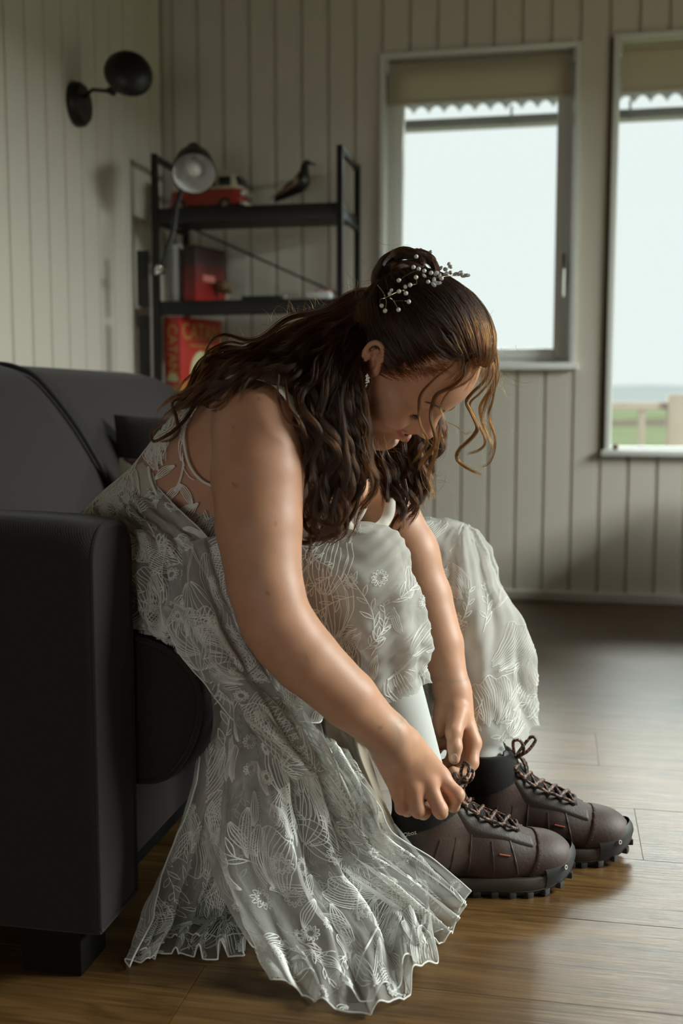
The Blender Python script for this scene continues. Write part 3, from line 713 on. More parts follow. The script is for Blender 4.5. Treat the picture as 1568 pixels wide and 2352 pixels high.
Ms = Matrix.Translation(hc + Vector((-.01, .02, 0)) * 1) @ ax.to_track_quat('Z', 'Y').to_matrix().to_4x4()
sc(MB().lathe([(.076, 0), (.075, .01), (.066, .026), (.046, .040), (.022, .047), (0, .048)], Ms, 40), 'shade', M_black)
sc(MB().lathe([(0, .045), (.044, .037), (.064, .024), (.074, .004), (.0762, 0)], Ms, 40), 'shade_lining', M_black)
sc(MB().ball(tuple(Ms @ Vector((0, 0, .004))), .022, 16), 'bulb', M_bulb)
sc(MB().tube([k2, Vector(Ms @ Vector((-.0, -.05, .025)))], .0075, 8), 'swivel_stem', M_black)

# ================================================================ dark sideboard just beyond the right edge of the picture
sb = empty('sideboard', (1.30, 3.42, 0), label='dark wooden sideboard in the right-hand corner by the tall window', category='cabinet')
M_sb = pbsdf('dark_walnut', (.03, .02, .013), .4, noise=.25, nscale=9)
def sbp(mb, name, mat, par=None):
    off = Vector(sb.location); mb.V = [tuple(Vector(v) - off) for v in mb.V]; return mb.build(name, mat, par or sb)
sbp(MB().box(.62, 2.62, .12, 1.10, 4.0, .50, .004), 'body', M_sb); sbp(MB().box(.60, 2.60, .50, 1.12, 4.02, .53, .004), 'top', M_sb)
for (a, c) in ((.66, 2.66), (1.04, 2.66), (.66, 3.94), (1.04, 3.94)): sbp(MB().box(a, c, 0, a + .04, c + .04, .12, .003), 'leg', M_sb)
for i in range(3):
    d_ = sbp(MB().box(.612, 2.64 + i * .45, .14, .622, 3.07 + i * .45, .48, .002), 'door', M_sb)
    sbp(MB().ball((.604, 3.04 + i * .45, .40), .008, 12), 'knob', M_chrome, d_)
# ================================================================ SMOOTH IMPLICIT MODELLING (grown into one continuous skin)
class Field:
    def __init__(s): s.ops = []
    def _add(s, kind, lo, hi, k, op, par): s.ops.append((kind, np.array(lo, float), np.array(hi, float), k, op, par)); return s
    def cone(s, a, b, r1, r2, k=.012, op='u'):
        a = np.array(a, float); b = np.array(b, float); R_ = max(r1, r2)
        return s._add('c', np.minimum(a, b) - R_, np.maximum(a, b) + R_, k, op, (a, b, r1, r2))
    def chain(s, P, R_, k=.012, op='u'):
        for i in range(len(P) - 1): s.cone(P[i], P[i + 1], R_[i], R_[i + 1], k if i == 0 else min(k, .006), op)
        return s
    def ell(s, c, r, rot=None, k=.015, op='u'):
        c = np.array(c, float); r = np.array(r, float); M_ = np.eye(3) if rot is None else np.array(rot, float)
        e = np.sqrt(((M_ * r[:, None]) ** 2).sum(0)) if rot is not None else r
        return s._add('e', c - e, c + e, k, op, (c, r, M_))
    def xform(s, M, off):
        """returns the field moved: M rows are local axes in world space"""
        t = Field()
        for kind, lo, hi, k, op, par in s.ops:
            if kind == 'c': t.cone(off + par[0] @ M, off + par[1] @ M, par[2], par[3], k, op)
            else: t.ell(off + par[0] @ M, par[1], par[2] @ M, k, op)
        return t
    def join(s, o): s.ops += o.ops; return s
    def eval(s, ax, sel=None):
        X, Y, Z = ax; D = np.full((len(X), len(Y), len(Z)), .05, np.float32)
        for kind, lo, hi, k, op, par in s.ops:
            mg = .012 + k
            ix = [slice(max(0, np.searchsorted(A, lo[i] - mg)), np.searchsorted(A, hi[i] + mg)) for i, A in enumerate(ax)]
            if any(q.stop <= q.start for q in ix): continue
            x = X[ix[0]][:, None, None]; y = Y[ix[1]][None, :, None]; z = Z[ix[2]][None, None, :]
            if kind == 'c':
                a, b, r1, r2 = par; ba = b - a; l2 = ba @ ba; rr = r1 - r2; a2 = l2 - rr * rr; il2 = 1 / l2
                px, py, pz = x - a[0], y - a[1], z - a[2]
                yy = px * ba[0] + py * ba[1] + pz * ba[2]; zz = yy - l2
                qx, qy, qz = px * l2 - ba[0] * yy, py * l2 - ba[1] * yy, pz * l2 - ba[2] * yy
                x2 = qx * qx + qy * qy + qz * qz; y2 = yy * yy * l2; z2 = zz * zz * l2
                kk = np.sign(rr) * rr * rr * x2
                d = (np.sqrt(x2 * a2 * il2) + yy * rr) * il2 - r1
                d = np.where(np.sign(zz) * a2 * z2 > kk, np.sqrt(x2 + z2) * il2 - r2, np.where(np.sign(yy) * a2 * y2 < kk, np.sqrt(x2 + y2) * il2 - r1, d))
            else:
                c, r, M_ = par
                px, py, pz = x - c[0], y - c[1], z - c[2]
                u = [(px * M_[i, 0] + py * M_[i, 1] + pz * M_[i, 2]) / r[i] for i in range(3)]
                k0 = np.sqrt(u[0] ** 2 + u[1] ** 2 + u[2] ** 2); k1 = np.sqrt((u[0] / r[0]) ** 2 + (u[1] / r[1]) ** 2 + (u[2] / r[2]) ** 2)
                d = k0 * (k0 - 1) / (k1 + 1e-9)
            g = D[ix[0], ix[1], ix[2]]
            if op == 'u':
                h = np.maximum(k - np.abs(g - d), 0) / k; D[ix[0], ix[1], ix[2]] = np.minimum(g, d) - h * h * k * .25
            else:
                h = np.maximum(k - np.abs(g + d), 0) / k; D[ix[0], ix[1], ix[2]] = np.maximum(g, -d) + h * h * k * .25
        return D
def axes(lo, hi, h): return [np.arange(lo[i], hi[i] + h, h, dtype=np.float32) for i in range(3)]
def surfnet(D, ax):
    """naive surface nets -> vertices, quads"""
    s = D < 0; h = float(ax[0][1] - ax[0][0]); o = np.array([a[0] for a in ax])
    n0, n1, n2 = D.shape
    cnt = np.zeros((n0 - 1, n1 - 1, n2 - 1), np.int8)
    for i in (0, 1):
        for j in (0, 1):
            for k in (0, 1): cnt += s[i:n0 - 1 + i, j:n1 - 1 + j, k:n2 - 1 + k]
    cells = np.argwhere((cnt > 0) & (cnt < 8)); idx = np.full(cnt.shape, -1, np.int32); idx[tuple(cells.T)] = np.arange(len(cells))
    P = np.zeros((len(cells), 3)); W_ = np.zeros(len(cells))
    cor = [(i, j, k) for i in (0, 1) for j in (0, 1) for k in (0, 1)]
    val = {c: D[cells[:, 0] + c[0], cells[:, 1] + c[1], cells[:, 2] + c[2]] for c in cor}
    for a in cor:
        for q in range(3):
            if a[q] == 0:
                b = tuple(a[t] + (t == q) for t in range(3)); va, vb = val[a], val[b]; m = (va < 0) != (vb < 0)
                t = np.where(m, va / np.where(m, va - vb, 1), 0)
                p = np.array(a, float)[None, :] + t[:, None] * (np.array(b) - np.array(a))[None, :]
                P += p * m[:, None]; W_ += m
    P = (cells + P / W_[:, None]) * h + o
    Fq = []
    for q in range(3):
        sl0 = [slice(None)] * 3; sl1 = [slice(None)] * 3; sl0[q] = slice(0, -1); sl1[q] = slice(1, None)
        e = np.argwhere(s[tuple(sl0)] != s[tuple(sl1)]); a, b = (q + 1) % 3, (q + 2) % 3
        m = (e[:, a] > 0) & (e[:, b] > 0) & (e[:, a] < D.shape[a] - 1) & (e[:, b] < D.shape[b] - 1); e = e[m]
        def gi(da, db):
            c = e.copy(); c[:, a] -= da; c[:, b] -= db; return idx[c[:, 0], c[:, 1], c[:, 2]]
        f = np.stack([gi(1, 1), gi(0, 1), gi(0, 0), gi(1, 0)], 1)
        fl = ~s[e[:, 0], e[:, 1], e[:, 2]]; f[fl] = f[fl][:, ::-1]
        Fq.append(f)
    Fq = np.vstack(Fq); Fq = Fq[(Fq >= 0).all(1)]
    return P, Fq
def cull(P, Fq, keep):
    """keep: mask of vertices"""
    f = Fq[keep[Fq].all(1)]; u = np.unique(f); m = np.full(len(P), -1); m[u] = np.arange(len(u)); return P[u], m[f]
def smooth_mesh(P, F_, it=1, lam=.5, lock=None):
    e = np.vstack([F_[:, [i, (i + 1) % 4]] for i in range(4)]); 
    for _ in range(it):
        acc = np.zeros_like(P); c = np.zeros(len(P))
        for i in (0, 1):
            for q in range(3): acc[:, q] += np.bincount(e[:, i], P[e[:, 1 - i], q], len(P))
            c += np.bincount(e[:, i], minlength=len(P))
        d = lam * (acc / np.maximum(c, 1)[:, None] - P); P = P + (d if lock is None else d * (~lock)[:, None])
    return P
def vnorm(P, Fq):
    n = np.cross(P[Fq[:, 2]] - P[Fq[:, 0]], P[Fq[:, 3]] - P[Fq[:, 1]]); N_ = np.zeros_like(P)
    for i in range(4):
        for q_ in range(3): N_[:, q_] += np.bincount(Fq[:, i], n[:, q_], len(P))
    return N_ / (np.linalg.norm(N_, axis=1)[:, None] + 1e-12)
def npmesh(name, P, F_, mat=None, smooth=True):
    m = bpy.data.meshes.new(name); P = np.asarray(P, np.float32); F_ = np.asarray(F_, np.int32)
    m.vertices.add(len(P)); m.vertices.foreach_set('co', P.ravel())
    m.loops.add(F_.size); m.loops.foreach_set('vertex_index', F_.ravel())
    m.polygons.add(len(F_)); m.polygons.foreach_set('loop_start', np.arange(0, F_.size, F_.shape[1], dtype=np.int32))
    m.update(calc_edges=True); m.validate()
    if smooth: m.polygons.foreach_set('use_smooth', np.ones(len(m.polygons), bool))
    if mat: m.materials.append(mat)
    return m
def setcol(m, name, Cc):
    a = m.color_attributes.new(name, 'FLOAT_COLOR', 'POINT'); Cc = np.c_[Cc, np.ones(len(Cc))] if Cc.shape[1] == 3 else Cc
    a.data.foreach_set('color', Cc.astype(np.float32).ravel())

# ---------------------------------------------------------------- HEAD in its own frame: x forward, y to her left, z up, origin under the chin
HP, HYAW, HROLL = math.radians(55), math.radians(5), math.radians(17)
uh = np.array([math.sin(HP), 0, math.cos(HP)]); fh = np.array([math.cos(HP), 0, -math.sin(HP)]); yh = np.array([0, 1., 0])
Xh = fh * math.cos(HYAW) - yh * math.sin(HYAW); Yh = yh * math.cos(HYAW) + fh * math.sin(HYAW)
Yh2 = Yh * math.cos(HROLL) + uh * math.sin(HROLL); Zh = uh * math.cos(HROLL) - Yh * math.sin(HROLL)
HM = np.array([Xh, Yh2, Zh])                      # rows: local axes in world space
HO = aty(888, 1030, 1.585) - np.array([.004, 0, .010]) @ HM
def hw(p): return HO + np.asarray(p, float) @ HM   # head-local -> world
hd_ = Field()
hd_.ell((-.086, 0, .146), (.094, .074, .082)).ell((-.046, 0, .132), (.058, .064, .070), k=.02)
hd_.ell((-.048, 0, .060), (.046, .048, .058), k=.02)
hd_.ell((-.012, 0, .016), (.017, .018, .015), k=.02).ell((-.030, 0, .012), (.025, .026, .012), k=.015).ell((-.006, 0, .034), (.012, .018, .016), k=.012)
for s_ in (-1, 1):
    hd_.cone((-.016, s_ * .012, .014), (-.082, s_ * .047, .036), .013, .016, .022).cone((-.082, s_ * .047, .036), (-.100, s_ * .056, .085), .017, .016, .02)
    hd_.ell((-.026, s_ * .036, .069), (.027, .026, .025), k=.014)            # smiling cheek
    hd_.ell((-.045, s_ * .047, .085), (.035, .018, .016), k=.018)             # cheekbone
    hd_.cone((-.002, s_ * .012, .121), (-.022, s_ * .046, .121), .009, .008, .014)
    hd_.ell((.007, s_ * .032, .100), (.012, .015, .011), k=.012, op='s')      # eye hollow
    hd_.ell((-.0175, s_ * .031, .1005), (.0165, .0165, .0140), k=.004)         # closed lid over the ball
hd_.cone((-.014, 0, .108), (.000, 0, .076), .014, .018, .012).cone((-.001, 0, .114), (.022, 0, .079), .0078, .0085, .012).ell((.0205, 0, .0765), (.0095, .0100, .0085), k=.005)
for s_ in (-1, 1):
    hd_.ell((.008, s_ * .0115, .0715), (.0095, .0070, .0068), k=.004)
    hd_.ell((.0115, s_ * .0065, .0655), (.0055, .0030, .0035), k=.002, op='s')
hd_.cone((.008, 0, .067), (.018, 0, .069), .004, .004, .004)
hd_.ell((-.002, 0, .054), (.011, .020, .013), k=.008)
# mouth: open smile
hd_.ell((.003, 0, .0515), (.018, .0150, .0052), k=.002, op='s')
for s_ in (-1, 1):
    hd_.ell((-.009, s_ * .0165, .0540), (.010, .0060, .0032), k=.002, op='s')
    hd_.chain([(.0085, 0, .0602), (.0065, s_ * .010, .0600), (-.004, s_ * .0225, .0578)], [.0038, .0036, .0020], .003)
    hd_.chain([(.0090, 0, .0440), (.0066, s_ * .010, .0450), (-.005, s_ * .0225, .0535)], [.0054, .0047, .0022], .003)
hd_.ell((.003, 0, .0310), (.006, .014, .004), k=.006, op='s')
# ears
def ear(s_):
    e = Field(); y0 = s_ * .070
    c = np.array([-.083, 0, .094]); z_ = .80
    # (x forward, z up) outline of the helix, relative to the canal; the ear leans back
    hel = [(.004, .012), (.010, .030), (.004, .043), (-.010, .047), (-.022, .038), (-.026, .020), (-.022, .002), (-.016, -.012)]
    P = [c + np.array([x, y0 + s_ * (.006 + .010 * (1 if i > 2 else i / 3)), z]) for i, (x, z) in enumerate([(x * .70, z * .86) for x, z in hel])]
    P = cr(P, 3); e.chain([p for p in P], [.0030] * len(P), .003)
    e.chain([c + (-.009, y0 + s_ * .012, -.008), c + (-.005, y0 + s_ * .009, -.018), c + (.000, y0 + s_ * .007, -.013)], [.0045, .0052, .0038], .005)
    e.ell(c + (-.005, y0 + s_ * .006, .013), (.014, .0045, .025), k=.006)
    e.chain([c + (-.003, y0 + s_ * .012, .029), c + (-.011, y0 + s_ * .015, .019), c + (-.011, y0 + s_ * .013, .003), c + (-.006, y0 + s_ * .012, -.006)], [.0030, .0035, .0035, .0030], .004)
    e.ell(c + (-.002, y0 + s_ * .014, .006), (.0065, .0085, .010), k=.003, op='s')
    e.ell(c + (-.003, y0 + s_ * .016, .025), (.005, .005, .006), k=.003, op='s')
    e.ell(c + (.006, y0 + s_ * .006, .002), (.005, .005, .007), k=.005)
    return e
EAR_ROT = math.radians(25)
er = ear(-1)
cE = np.array([-.083, 0, .094]); ca, sa = math.cos(EAR_ROT), math.sin(EAR_ROT)
ME = np.array([[ca, 0, sa], [0, 1, 0], [-sa, 0, ca]])   # lean back (towards -x at the top)
ME = np.array([[ca, 0, sa], [0, 1, 0], [-sa, 0, ca]])
er = er.xform(ME, cE - cE @ ME)
hd_.join(er)
HEAD = hd_.xform(HM, HO)

# ---------------------------------------------------------------- BODY joints in world space
B = Field()
def Rt(ax_angle):  # torso frame: first axis runs up the leaning spine
    c, s = math.cos(ax_angle), math.sin(ax_angle); return np.array([[c, 0, s], [0, 1, 0], [-s, 0, c]])
TA = Rt(math.radians(42))
B.ell((-.610, 1.66, .515), (.135, .180, .105), Rt(math.radians(15)), k=.05)
B.ell((-.555, 1.645, .595), (.13, .150, .105), TA, k=.06)
B.ell((-.470, 1.630, .680), (.145, .150, .113), TA, k=.06)
B.ell((-.405, 1.625, .735), (.10, .150, .085), TA, k=.05)
for s_ in (-1, 1):
    B.ell((-.375, 1.63 + s_ * .070, .610), (.078, .070, .072), TA, k=.04)
    B.ell((-.425, 1.63 + s_ * .10, .748), (.055, .085, .052), TA, k=.04)      # shoulder yoke
NB = np.array([-.362, 1.605, .778]); NT = hw((-.105, 0, .075))
B.cone(NB, NT, .060, .052, .035)
B.cone((-.40, 1.55, .765), hw((-.12, -.02, .085)), .045, .035, .03)
# near arm (her right)
shN = aty(592, 985, 1.455); elN = aty(624, 1420, 1.375); wrN = aty(893, 1692, 1.44)
ap = [shN, aty(592, 1090, 1.435), aty(594, 1210, 1.41), aty(607, 1340, 1.385), elN, aty(700, 1512, 1.385), aty(800, 1605, 1.41), wrN]
B.chain(ap, [.061, .064, .058, .050, .0435, .0455, .0395, .0275], .03)
B.cone(aty(630, 1395, 1.375), aty(655, 1462, 1.385), .040, .043, .02)
# far arm (her left)
shF = np.array([-.385, 1.80, .715]); elF = aty(940, 1270, 1.785); wrF = aty(1040, 1592, 1.735)
B.chain([shF, (shF + elF) / 2 + np.array([.01, .0, .0]), elF], [.060, .056, .046], .03)
B.chain([elF, aty(975, 1370, 1.78), aty(1010, 1480, 1.76), wrF], [.0445, .0445, .0385, .0262], .02)
# legs: thigh, knee, shin
hipN = np.array([-.62, 1.57, .515]); knN = aty(832, 1335, 1.565); anN = np.array([-.196, 1.620, .155])
hipF = np.array([-.62, 1.76, .515]); knF = aty(1015, 1325, 1.945); anF = np.array([-.116, 1.777, .155])
B.chain([hipN, knN], [.105, .062], .05); B.chain([hipF, knF], [.105, .062], .05)
for kn, an in ((knN, anN), (knF, anF)):
    mid = kn * .66 + an * .34 + np.array([-.012, 0, 0]); B.chain([kn, mid, an], [.058, .054, .036], .02)
    B.chain([an, an + np.array([.005, 0, -.06])], [.035, .032], .02); B.cone(an + np.array([-.01, .0, -.095]), an + np.array([.13, .035, -.115]), .022, .016, .02)

# ---------------------------------------------------------------- HANDS
def finger(Fd, P, R_, k=.005): Fd.chain([np.array(p, float) for p in P], R_, k)
# near (right) hand: back of the hand to the camera, fingers curled down round the lace
hN = Field(); hy = 1.475
def q(u, v, y): return aty(u, v, y)
mcp = [q(1012, 1786, 1.500), q(984, 1800, 1.478), q(950, 1812, 1.466), q(917, 1822, 1.462)]
wN = wrN
hN.cone(wN + (0, 0, 0), q(915, 1722, 1.447), .0275, .026, .02)
for i, m_ in enumerate(mcp):
    b0 = wN * .78 + m_ * .22 + np.array([0, .004, 0]) + (np.array([.010 - .007 * i, 0, .006 - .004 * i]))
    hN.cone(b0, m_ + np.array([-.001, .004, .001]), .0185, .0135 - .0006 * i, .012)
pipN = [q(1050, 1826, 1.492), q(1010, 1860, 1.468), q(960, 1862, 1.462), q(922, 1856, 1.462)]
dipN = [q(1040, 1850, 1.512), q(1012, 1866, 1.490), q(972, 1868, 1.484), q(935, 1862, 1.482)]
tipN = [q(1026, 1842, 1.530), q(1012, 1846, 1.508), q(985, 1850, 1.503), q(948, 1850, 1.50)]
rad = [(.0115, .0102, .0092, .0078), (.0115, .0104, .0092, .0078), (.0110, .0098, .0086, .0075), (.0098, .0085, .0078, .0068)]
for a, b, c, d, r_ in zip(mcp, pipN, dipN, tipN, rad):
    finger(hN, [a, b, c, d], r_, .009)
# thumb, behind, pinching towards the index finger
finger(hN, [q(930, 1745, 1.475), q(972, 1790, 1.520), q(1008, 1815, 1.528), q(1030, 1822, 1.522)], (.0155, .0120, .0105, .0085), .010)
# far (left) hand: palm side turned to the camera, thumb and index pinching
hF = Field()
wF = wrF
hF.cone(wF, q(1042, 1625, 1.727), .0265, .0265, .02)
mF = [q(1086, 1706, 1.703), q(1070, 1712, 1.723), q(1046, 1708, 1.738), q(1018, 1700, 1.743)]
for i, m_ in enumerate(mF):
    b0 = wF * .75 + m_ * .25; hF.cone(b0, m_, .0200, .0135 - .0005 * i, .012)
hF.ell(q(1010, 1655, 1.713), (.0125, .014, .030), k=.012)                   # heel of the hand
finger(hF, [q(1050, 1640, 1.703), q(1042, 1682, 1.673), q(1044, 1716, 1.660), q(1043, 1742, 1.656)], (.0190, .0130, .0112, .0092), .010)     # thumb
finger(hF, [mF[0], q(1082, 1752, 1.683), q(1063, 1782, 1.666), q(1040, 1772, 1.660)], (.0125, .0112, .0095, .0082), .007)     # index
finger(hF, [mF[1], q(1064, 1768, 1.706), q(1040, 1782, 1.688), q(1016, 1776, 1.678)], (.0125, .0110, .0094, .0080), .007)   # middle
finger(hF, [mF[2], q(1036, 1752, 1.723), q(1010, 1760, 1.703), q(992, 1742, 1.686)], (.0118, .0104, .0090, .0076), .007)     # ring
finger(hF, [mF[3], q(1000, 1722, 1.728), q(990, 1738, 1.708), q(996, 1716, 1.690)], (.0105, .0090, .0080, .0068), .007)     # little

BODY = Field().join(B).join(HEAD).join(hN).join(hF)
def hbox(f, mg):
    lo = np.min([o[1] for o in f.ops], axis=0) - mg; hi = np.max([o[2] for o in f.ops], axis=0) + mg; return lo, hi
HQ = globals().get('HQ', 1.0)
boxes = [(*hbox(HEAD, .008), .0016 * HQ), (*hbox(hN, .004), .0016 * HQ), (*hbox(hF, .004), .0016 * HQ)]
allP, allF, n0 = [], [], 0
for lo, hi, h in boxes:
    ax_ = axes(lo, hi, h); P, Fq = surfnet(BODY.eval(ax_), ax_)
    P = smooth_mesh(P, Fq, 1, .4, ((P < lo + 3 * h) | (P > hi - 2 * h)).any(1))
    dB = np.minimum(P - lo, hi - P).min(1); P = P - vnorm(P, Fq) * (  .0006 * np.clip(1 - dB / .010, 0, 1))[:, None]
    allP.append(P); allF.append(Fq + n0); n0 += len(P)
hb = .0045
ax_ = axes((-.86, 1.27, .02), (0.03, 2.0, .88), hb); P, Fq = surfnet(BODY.eval(ax_), ax_); P = smooth_mesh(P, Fq, 2, .5)
for lo, hi, h in boxes:
    dB = np.minimum(P - lo, hi - P).min(1); P = P - vnorm(P, Fq) * (.0006 * np.clip((dB - .005) / .008, 0, 1))[:, None]
keep = np.ones(len(P), bool)
for lo, hi, h in boxes: keep &= ~((P > lo + .014).all(1) & (P < hi - .014).all(1))
P, Fq = cull(P, Fq, keep); allP.append(P); allF.append(Fq + n0)
P = np.vstack(allP); Fq = np.vstack(allF)
# ---------------------------------------------------------------- skin colour: lips, brows, blush, freckle-like moles
def to_local(P): return (P - HO) @ HM.T
Lc = to_local(P); Cc = np.tile(np.array([.505, .275, .170]), (len(P), 1))
def blob(c, r, col, amt, ref=None, pw=1.0):
    global Cc
    ref = Lc if ref is None else ref
    d = np.sqrt((((ref - np.array(c)) / np.array(r)) ** 2).sum(1)); w = np.clip(1 - d, 0, 1) ** pw * amt
    Cc = Cc * (1 - w[:, None]) + np.array(col) * w[:, None]
inhead = (Lc[:, 0] > -.2) & (Lc[:, 2] > -.03) & (Lc[:, 2] < .25) & (abs(Lc[:, 1]) < .1)
for s_ in (-1, 1):
    blob((-.02, s_ * .045, .072), (.035, .03, .03), (.58, .24, .16), .45)
    blob((-.02, s_ * .032, .106), (.03, .03, .02), (.42, .22, .14), .5)
    for t in np.linspace(0, 1, 14):
        blob((.004 - .024 * t, s_ * (.012 + .036 * t), .1235 + .007 * math.sin(t * 2.6)), (.012, .0045, .0042), (.15, .08, .045), .55, pw=.7)
    for t in np.linspace(0, 1, 16):
        blob((.0095 - .0135 * t, s_ * .0225 * t, .0606 - .0030 * t), (.0075, .0040, .0048 * (1 - .5 * t)), (.36, .08, .07), .9, pw=.5)
        blob((.0100 - .015 * t, s_ * .0225 * t, .0440 + .0095 * t ** 2), (.0085, .0045, .0068 * (1 - .5 * t)), (.40, .085, .075), .95, pw=.45)
blob((-.014, 0, .0535), (.020, .030, .008), (.05, .015, .012), .9, pw=.4)
blob((.02, 0, .075), (.02, .018, .02), (.62, .30, .20), .35)
blob((-.083, -.078, .10), (.03, .03, .045), (.55, .24, .15), .6)
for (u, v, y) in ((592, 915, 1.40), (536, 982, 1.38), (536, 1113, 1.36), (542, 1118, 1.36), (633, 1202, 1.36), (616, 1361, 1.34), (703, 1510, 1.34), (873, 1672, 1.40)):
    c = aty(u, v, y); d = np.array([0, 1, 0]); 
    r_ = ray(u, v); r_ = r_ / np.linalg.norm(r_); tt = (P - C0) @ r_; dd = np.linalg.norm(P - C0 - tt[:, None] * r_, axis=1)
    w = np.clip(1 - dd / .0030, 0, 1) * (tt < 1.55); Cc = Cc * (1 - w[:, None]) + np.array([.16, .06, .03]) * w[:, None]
# rosy upper arm, elbow and knuckles
for c, r_, a in ((shN + np.array([.02, -.03, -.09]), .11, .28), (elN, .08, .3), (np.mean(mcp, axis=0), .05, .35), (wrF, .1, .1)):
    blob(c, (r_,) * 3, (.50, .20, .115), a, ref=P)
for p_ in pipN + mcp: blob(p_, (.016,) * 3, (.48, .18, .11), .45, ref=P)
def mat_skin():
    m, nt, N, L = newmat('skin')
    out = N.new('ShaderNodeOutputMaterial'); b = N.new('ShaderNodeBsdfPrincipled'); L.new(b.outputs[0], out.inputs[0])
    a = N.new('ShaderNodeVertexColor'); a.layer_name = 'tint'
    tc = N.new('ShaderNodeTexCoord'); n1 = nd(nt, 'ShaderNodeTexNoise', Scale=35., Detail=5.); L.new(tc.outputs['Object'], n1.inputs[0])
    mr = nd(nt, 'ShaderNodeMapRange'); mr.inputs[1].default_value = .3; mr.inputs[2].default_value = .7; mr.inputs[3].default_value = .93; mr.inputs[4].default_value = 1.06; L.new(n1.outputs[0], mr.inputs[0])
    sc1 = N.new('ShaderNodeVectorMath'); sc1.operation = 'SCALE'; L.new(a.outputs[0], sc1.inputs[0]); L.new(mr.outputs[0], sc1.inputs['Scale']); L.new(sc1.outputs[0], b.inputs['Base Color'])
    b.inputs['Roughness'].default_value = .48; b.inputs['Specular IOR Level'].default_value = .35
    b.inputs['Subsurface Weight'].default_value = .22; b.inputs['Subsurface Radius'].default_value = (1, .35, .18); b.inputs['Subsurface Scale'].default_value = .008
    n2 = nd(nt, 'ShaderNodeTexNoise', Scale=900., Detail=3.); L.new(tc.outputs['Object'], n2.inputs[0])
    bp = nd(nt, 'ShaderNodeBump', Strength=.25, Distance=.0004); L.new(n2.outputs[0], bp.inputs['Height']); L.new(bp.outputs[0], b.inputs['Normal'])
    return m
M_skin = mat_skin()
bm_ = npmesh('body', P, Fq, M_skin); setcol(bm_, 'tint', Cc)
person = empty('person', (-.6, 1.65, 0), label='seated bride in white lace dress bending forward to tie a hiking boot', category='person')
def under(o, par=None):
    """parent without moving: the parent sits at a pure translation"""
    par = par or person; o.parent = par
    def world(p): return Matrix.Identity(4) if p is None else world(p.parent) @ p.matrix_parent_inverse @ Matrix.Translation(p.location)
    m = world(par)
    o.matrix_parent_inverse = m.inverted(); return o
body = under(obj('body', bm_))
def cl(name, mesh, mat=None, par=None, **k): return under(obj(name, mesh, None, mat, **k), par)
# finger nails
M_nail = pbsdf('finger_nail', (.60, .37, .28), .25)
tn = (q(1043, 1741, 1.6475)); 
m = MB(); m.ball((0, 0, 0), .0056, 14, (1, .22, 1.3)); m.V = [tuple(np.array(v) + tn) for v in m.V]; cl('thumb_nail', m.mesh('nail'), M_nail, body)
# ring on the far hand
rc_ = q(1006, 1714, 1.726)
m = MB(); m.tube([rc_ + np.array([.0115 * math.cos(a), .0115 * math.sin(a) * .9, .004 * math.sin(a)]) for a in np.linspace(0, 2 * PI, 20)], .0014, 6)
cl('finger_ring', m.mesh('ring'), M_chrome, body)
# teeth inside the smile and lashes on the closed lids
M_teeth = pbsdf('teeth', (.62, .58, .50), .25)
m = MB()
for i in range(-4, 5): m.ball(tuple(hw((.002 - .00075 * i * i * .6, i * .0048,   .0570))), .0028, 8, (.8, .9, 1.3))
cl('teeth', m.mesh('teeth'), M_teeth, body)
M_lash = pbsdf('lash', (.012, .008, .006), .6)
m = MB()
for s_ in (-1, 1):
    for i in range(34):
        a = -1.25 + 2.45 * i / 33
        c = np.array([-.0175, s_ * .031, .1005]); R3 = np.array([.0168, .0168, .0142])
        el = math.radians(-34); d0 = np.array([math.cos(a) * math.cos(el), math.sin(a) * math.cos(el), math.sin(el)])
        p0 = c + d0 * R3; out_ = np.array([math.cos(a), math.sin(a) * 1.1, -.25]); ln = .0078 + .002 * math.sin(i * 2.3)
        p1 = p0 + out_ * ln * .5 + np.array([0, 0, -.0018]); p2 = p0 + out_ * ln + np.array([0, 0, -.0012])
        m.tube([hw(p0), hw(p1), hw(p2)], [.00042, .00032, .0001], 4)
    lid = [hw(np.array([-.0175, s_ * .031, .1005]) + np.array([math.cos(a) * .83, math.sin(a) * .83, -.56]) * np.array([.0169, .0169, .0143])) for a in np.linspace(-1.3, 1.3, 16)]
    m.tube(lid, .0007, 6)
cl('eyelashes', m.mesh('lashes'), M_lash, body, kind='stuff')
# brows as fine hairs
from mathutils.bvhtree import BVHTree
bvF = BVHTree.FromPolygons([tuple(p_) for p_ in allP[0]], [tuple(f_) for f_ in allF[0]])
m = MB()
for s_ in (-1, 1):
    for i in range(120):
        t = rnd.random(); w_ = rnd.uniform(-.0032, .0032) * (1 - .6 * t)
        z0 = .1205 + .008 * math.sin(t * 2.6) + w_; y0 = s_ * (.011 + .037 * t); Q = []
        for k in range(4):
            o_ = Vector(hw((.06, y0 + s_ * .0062 * k / 3, z0 + (.0035 - .0055 * t) * k / 3))); d_ = Vector(-HM[0]); h_, n_, i_, dd_ = bvF.ray_cast(o_, d_)
            if h_ is None: break
            Q.append(np.array(h_ - d_ * (.0003 + .0004 * k)))
        if len(Q) == 4: m.tube(Q, [.00022, .0002, .00014, .00006], 3)
cl('eyebrows', m.mesh('brows'), pbsdf('brow_hair', (.13, .075, .042), .6), body, kind='stuff')
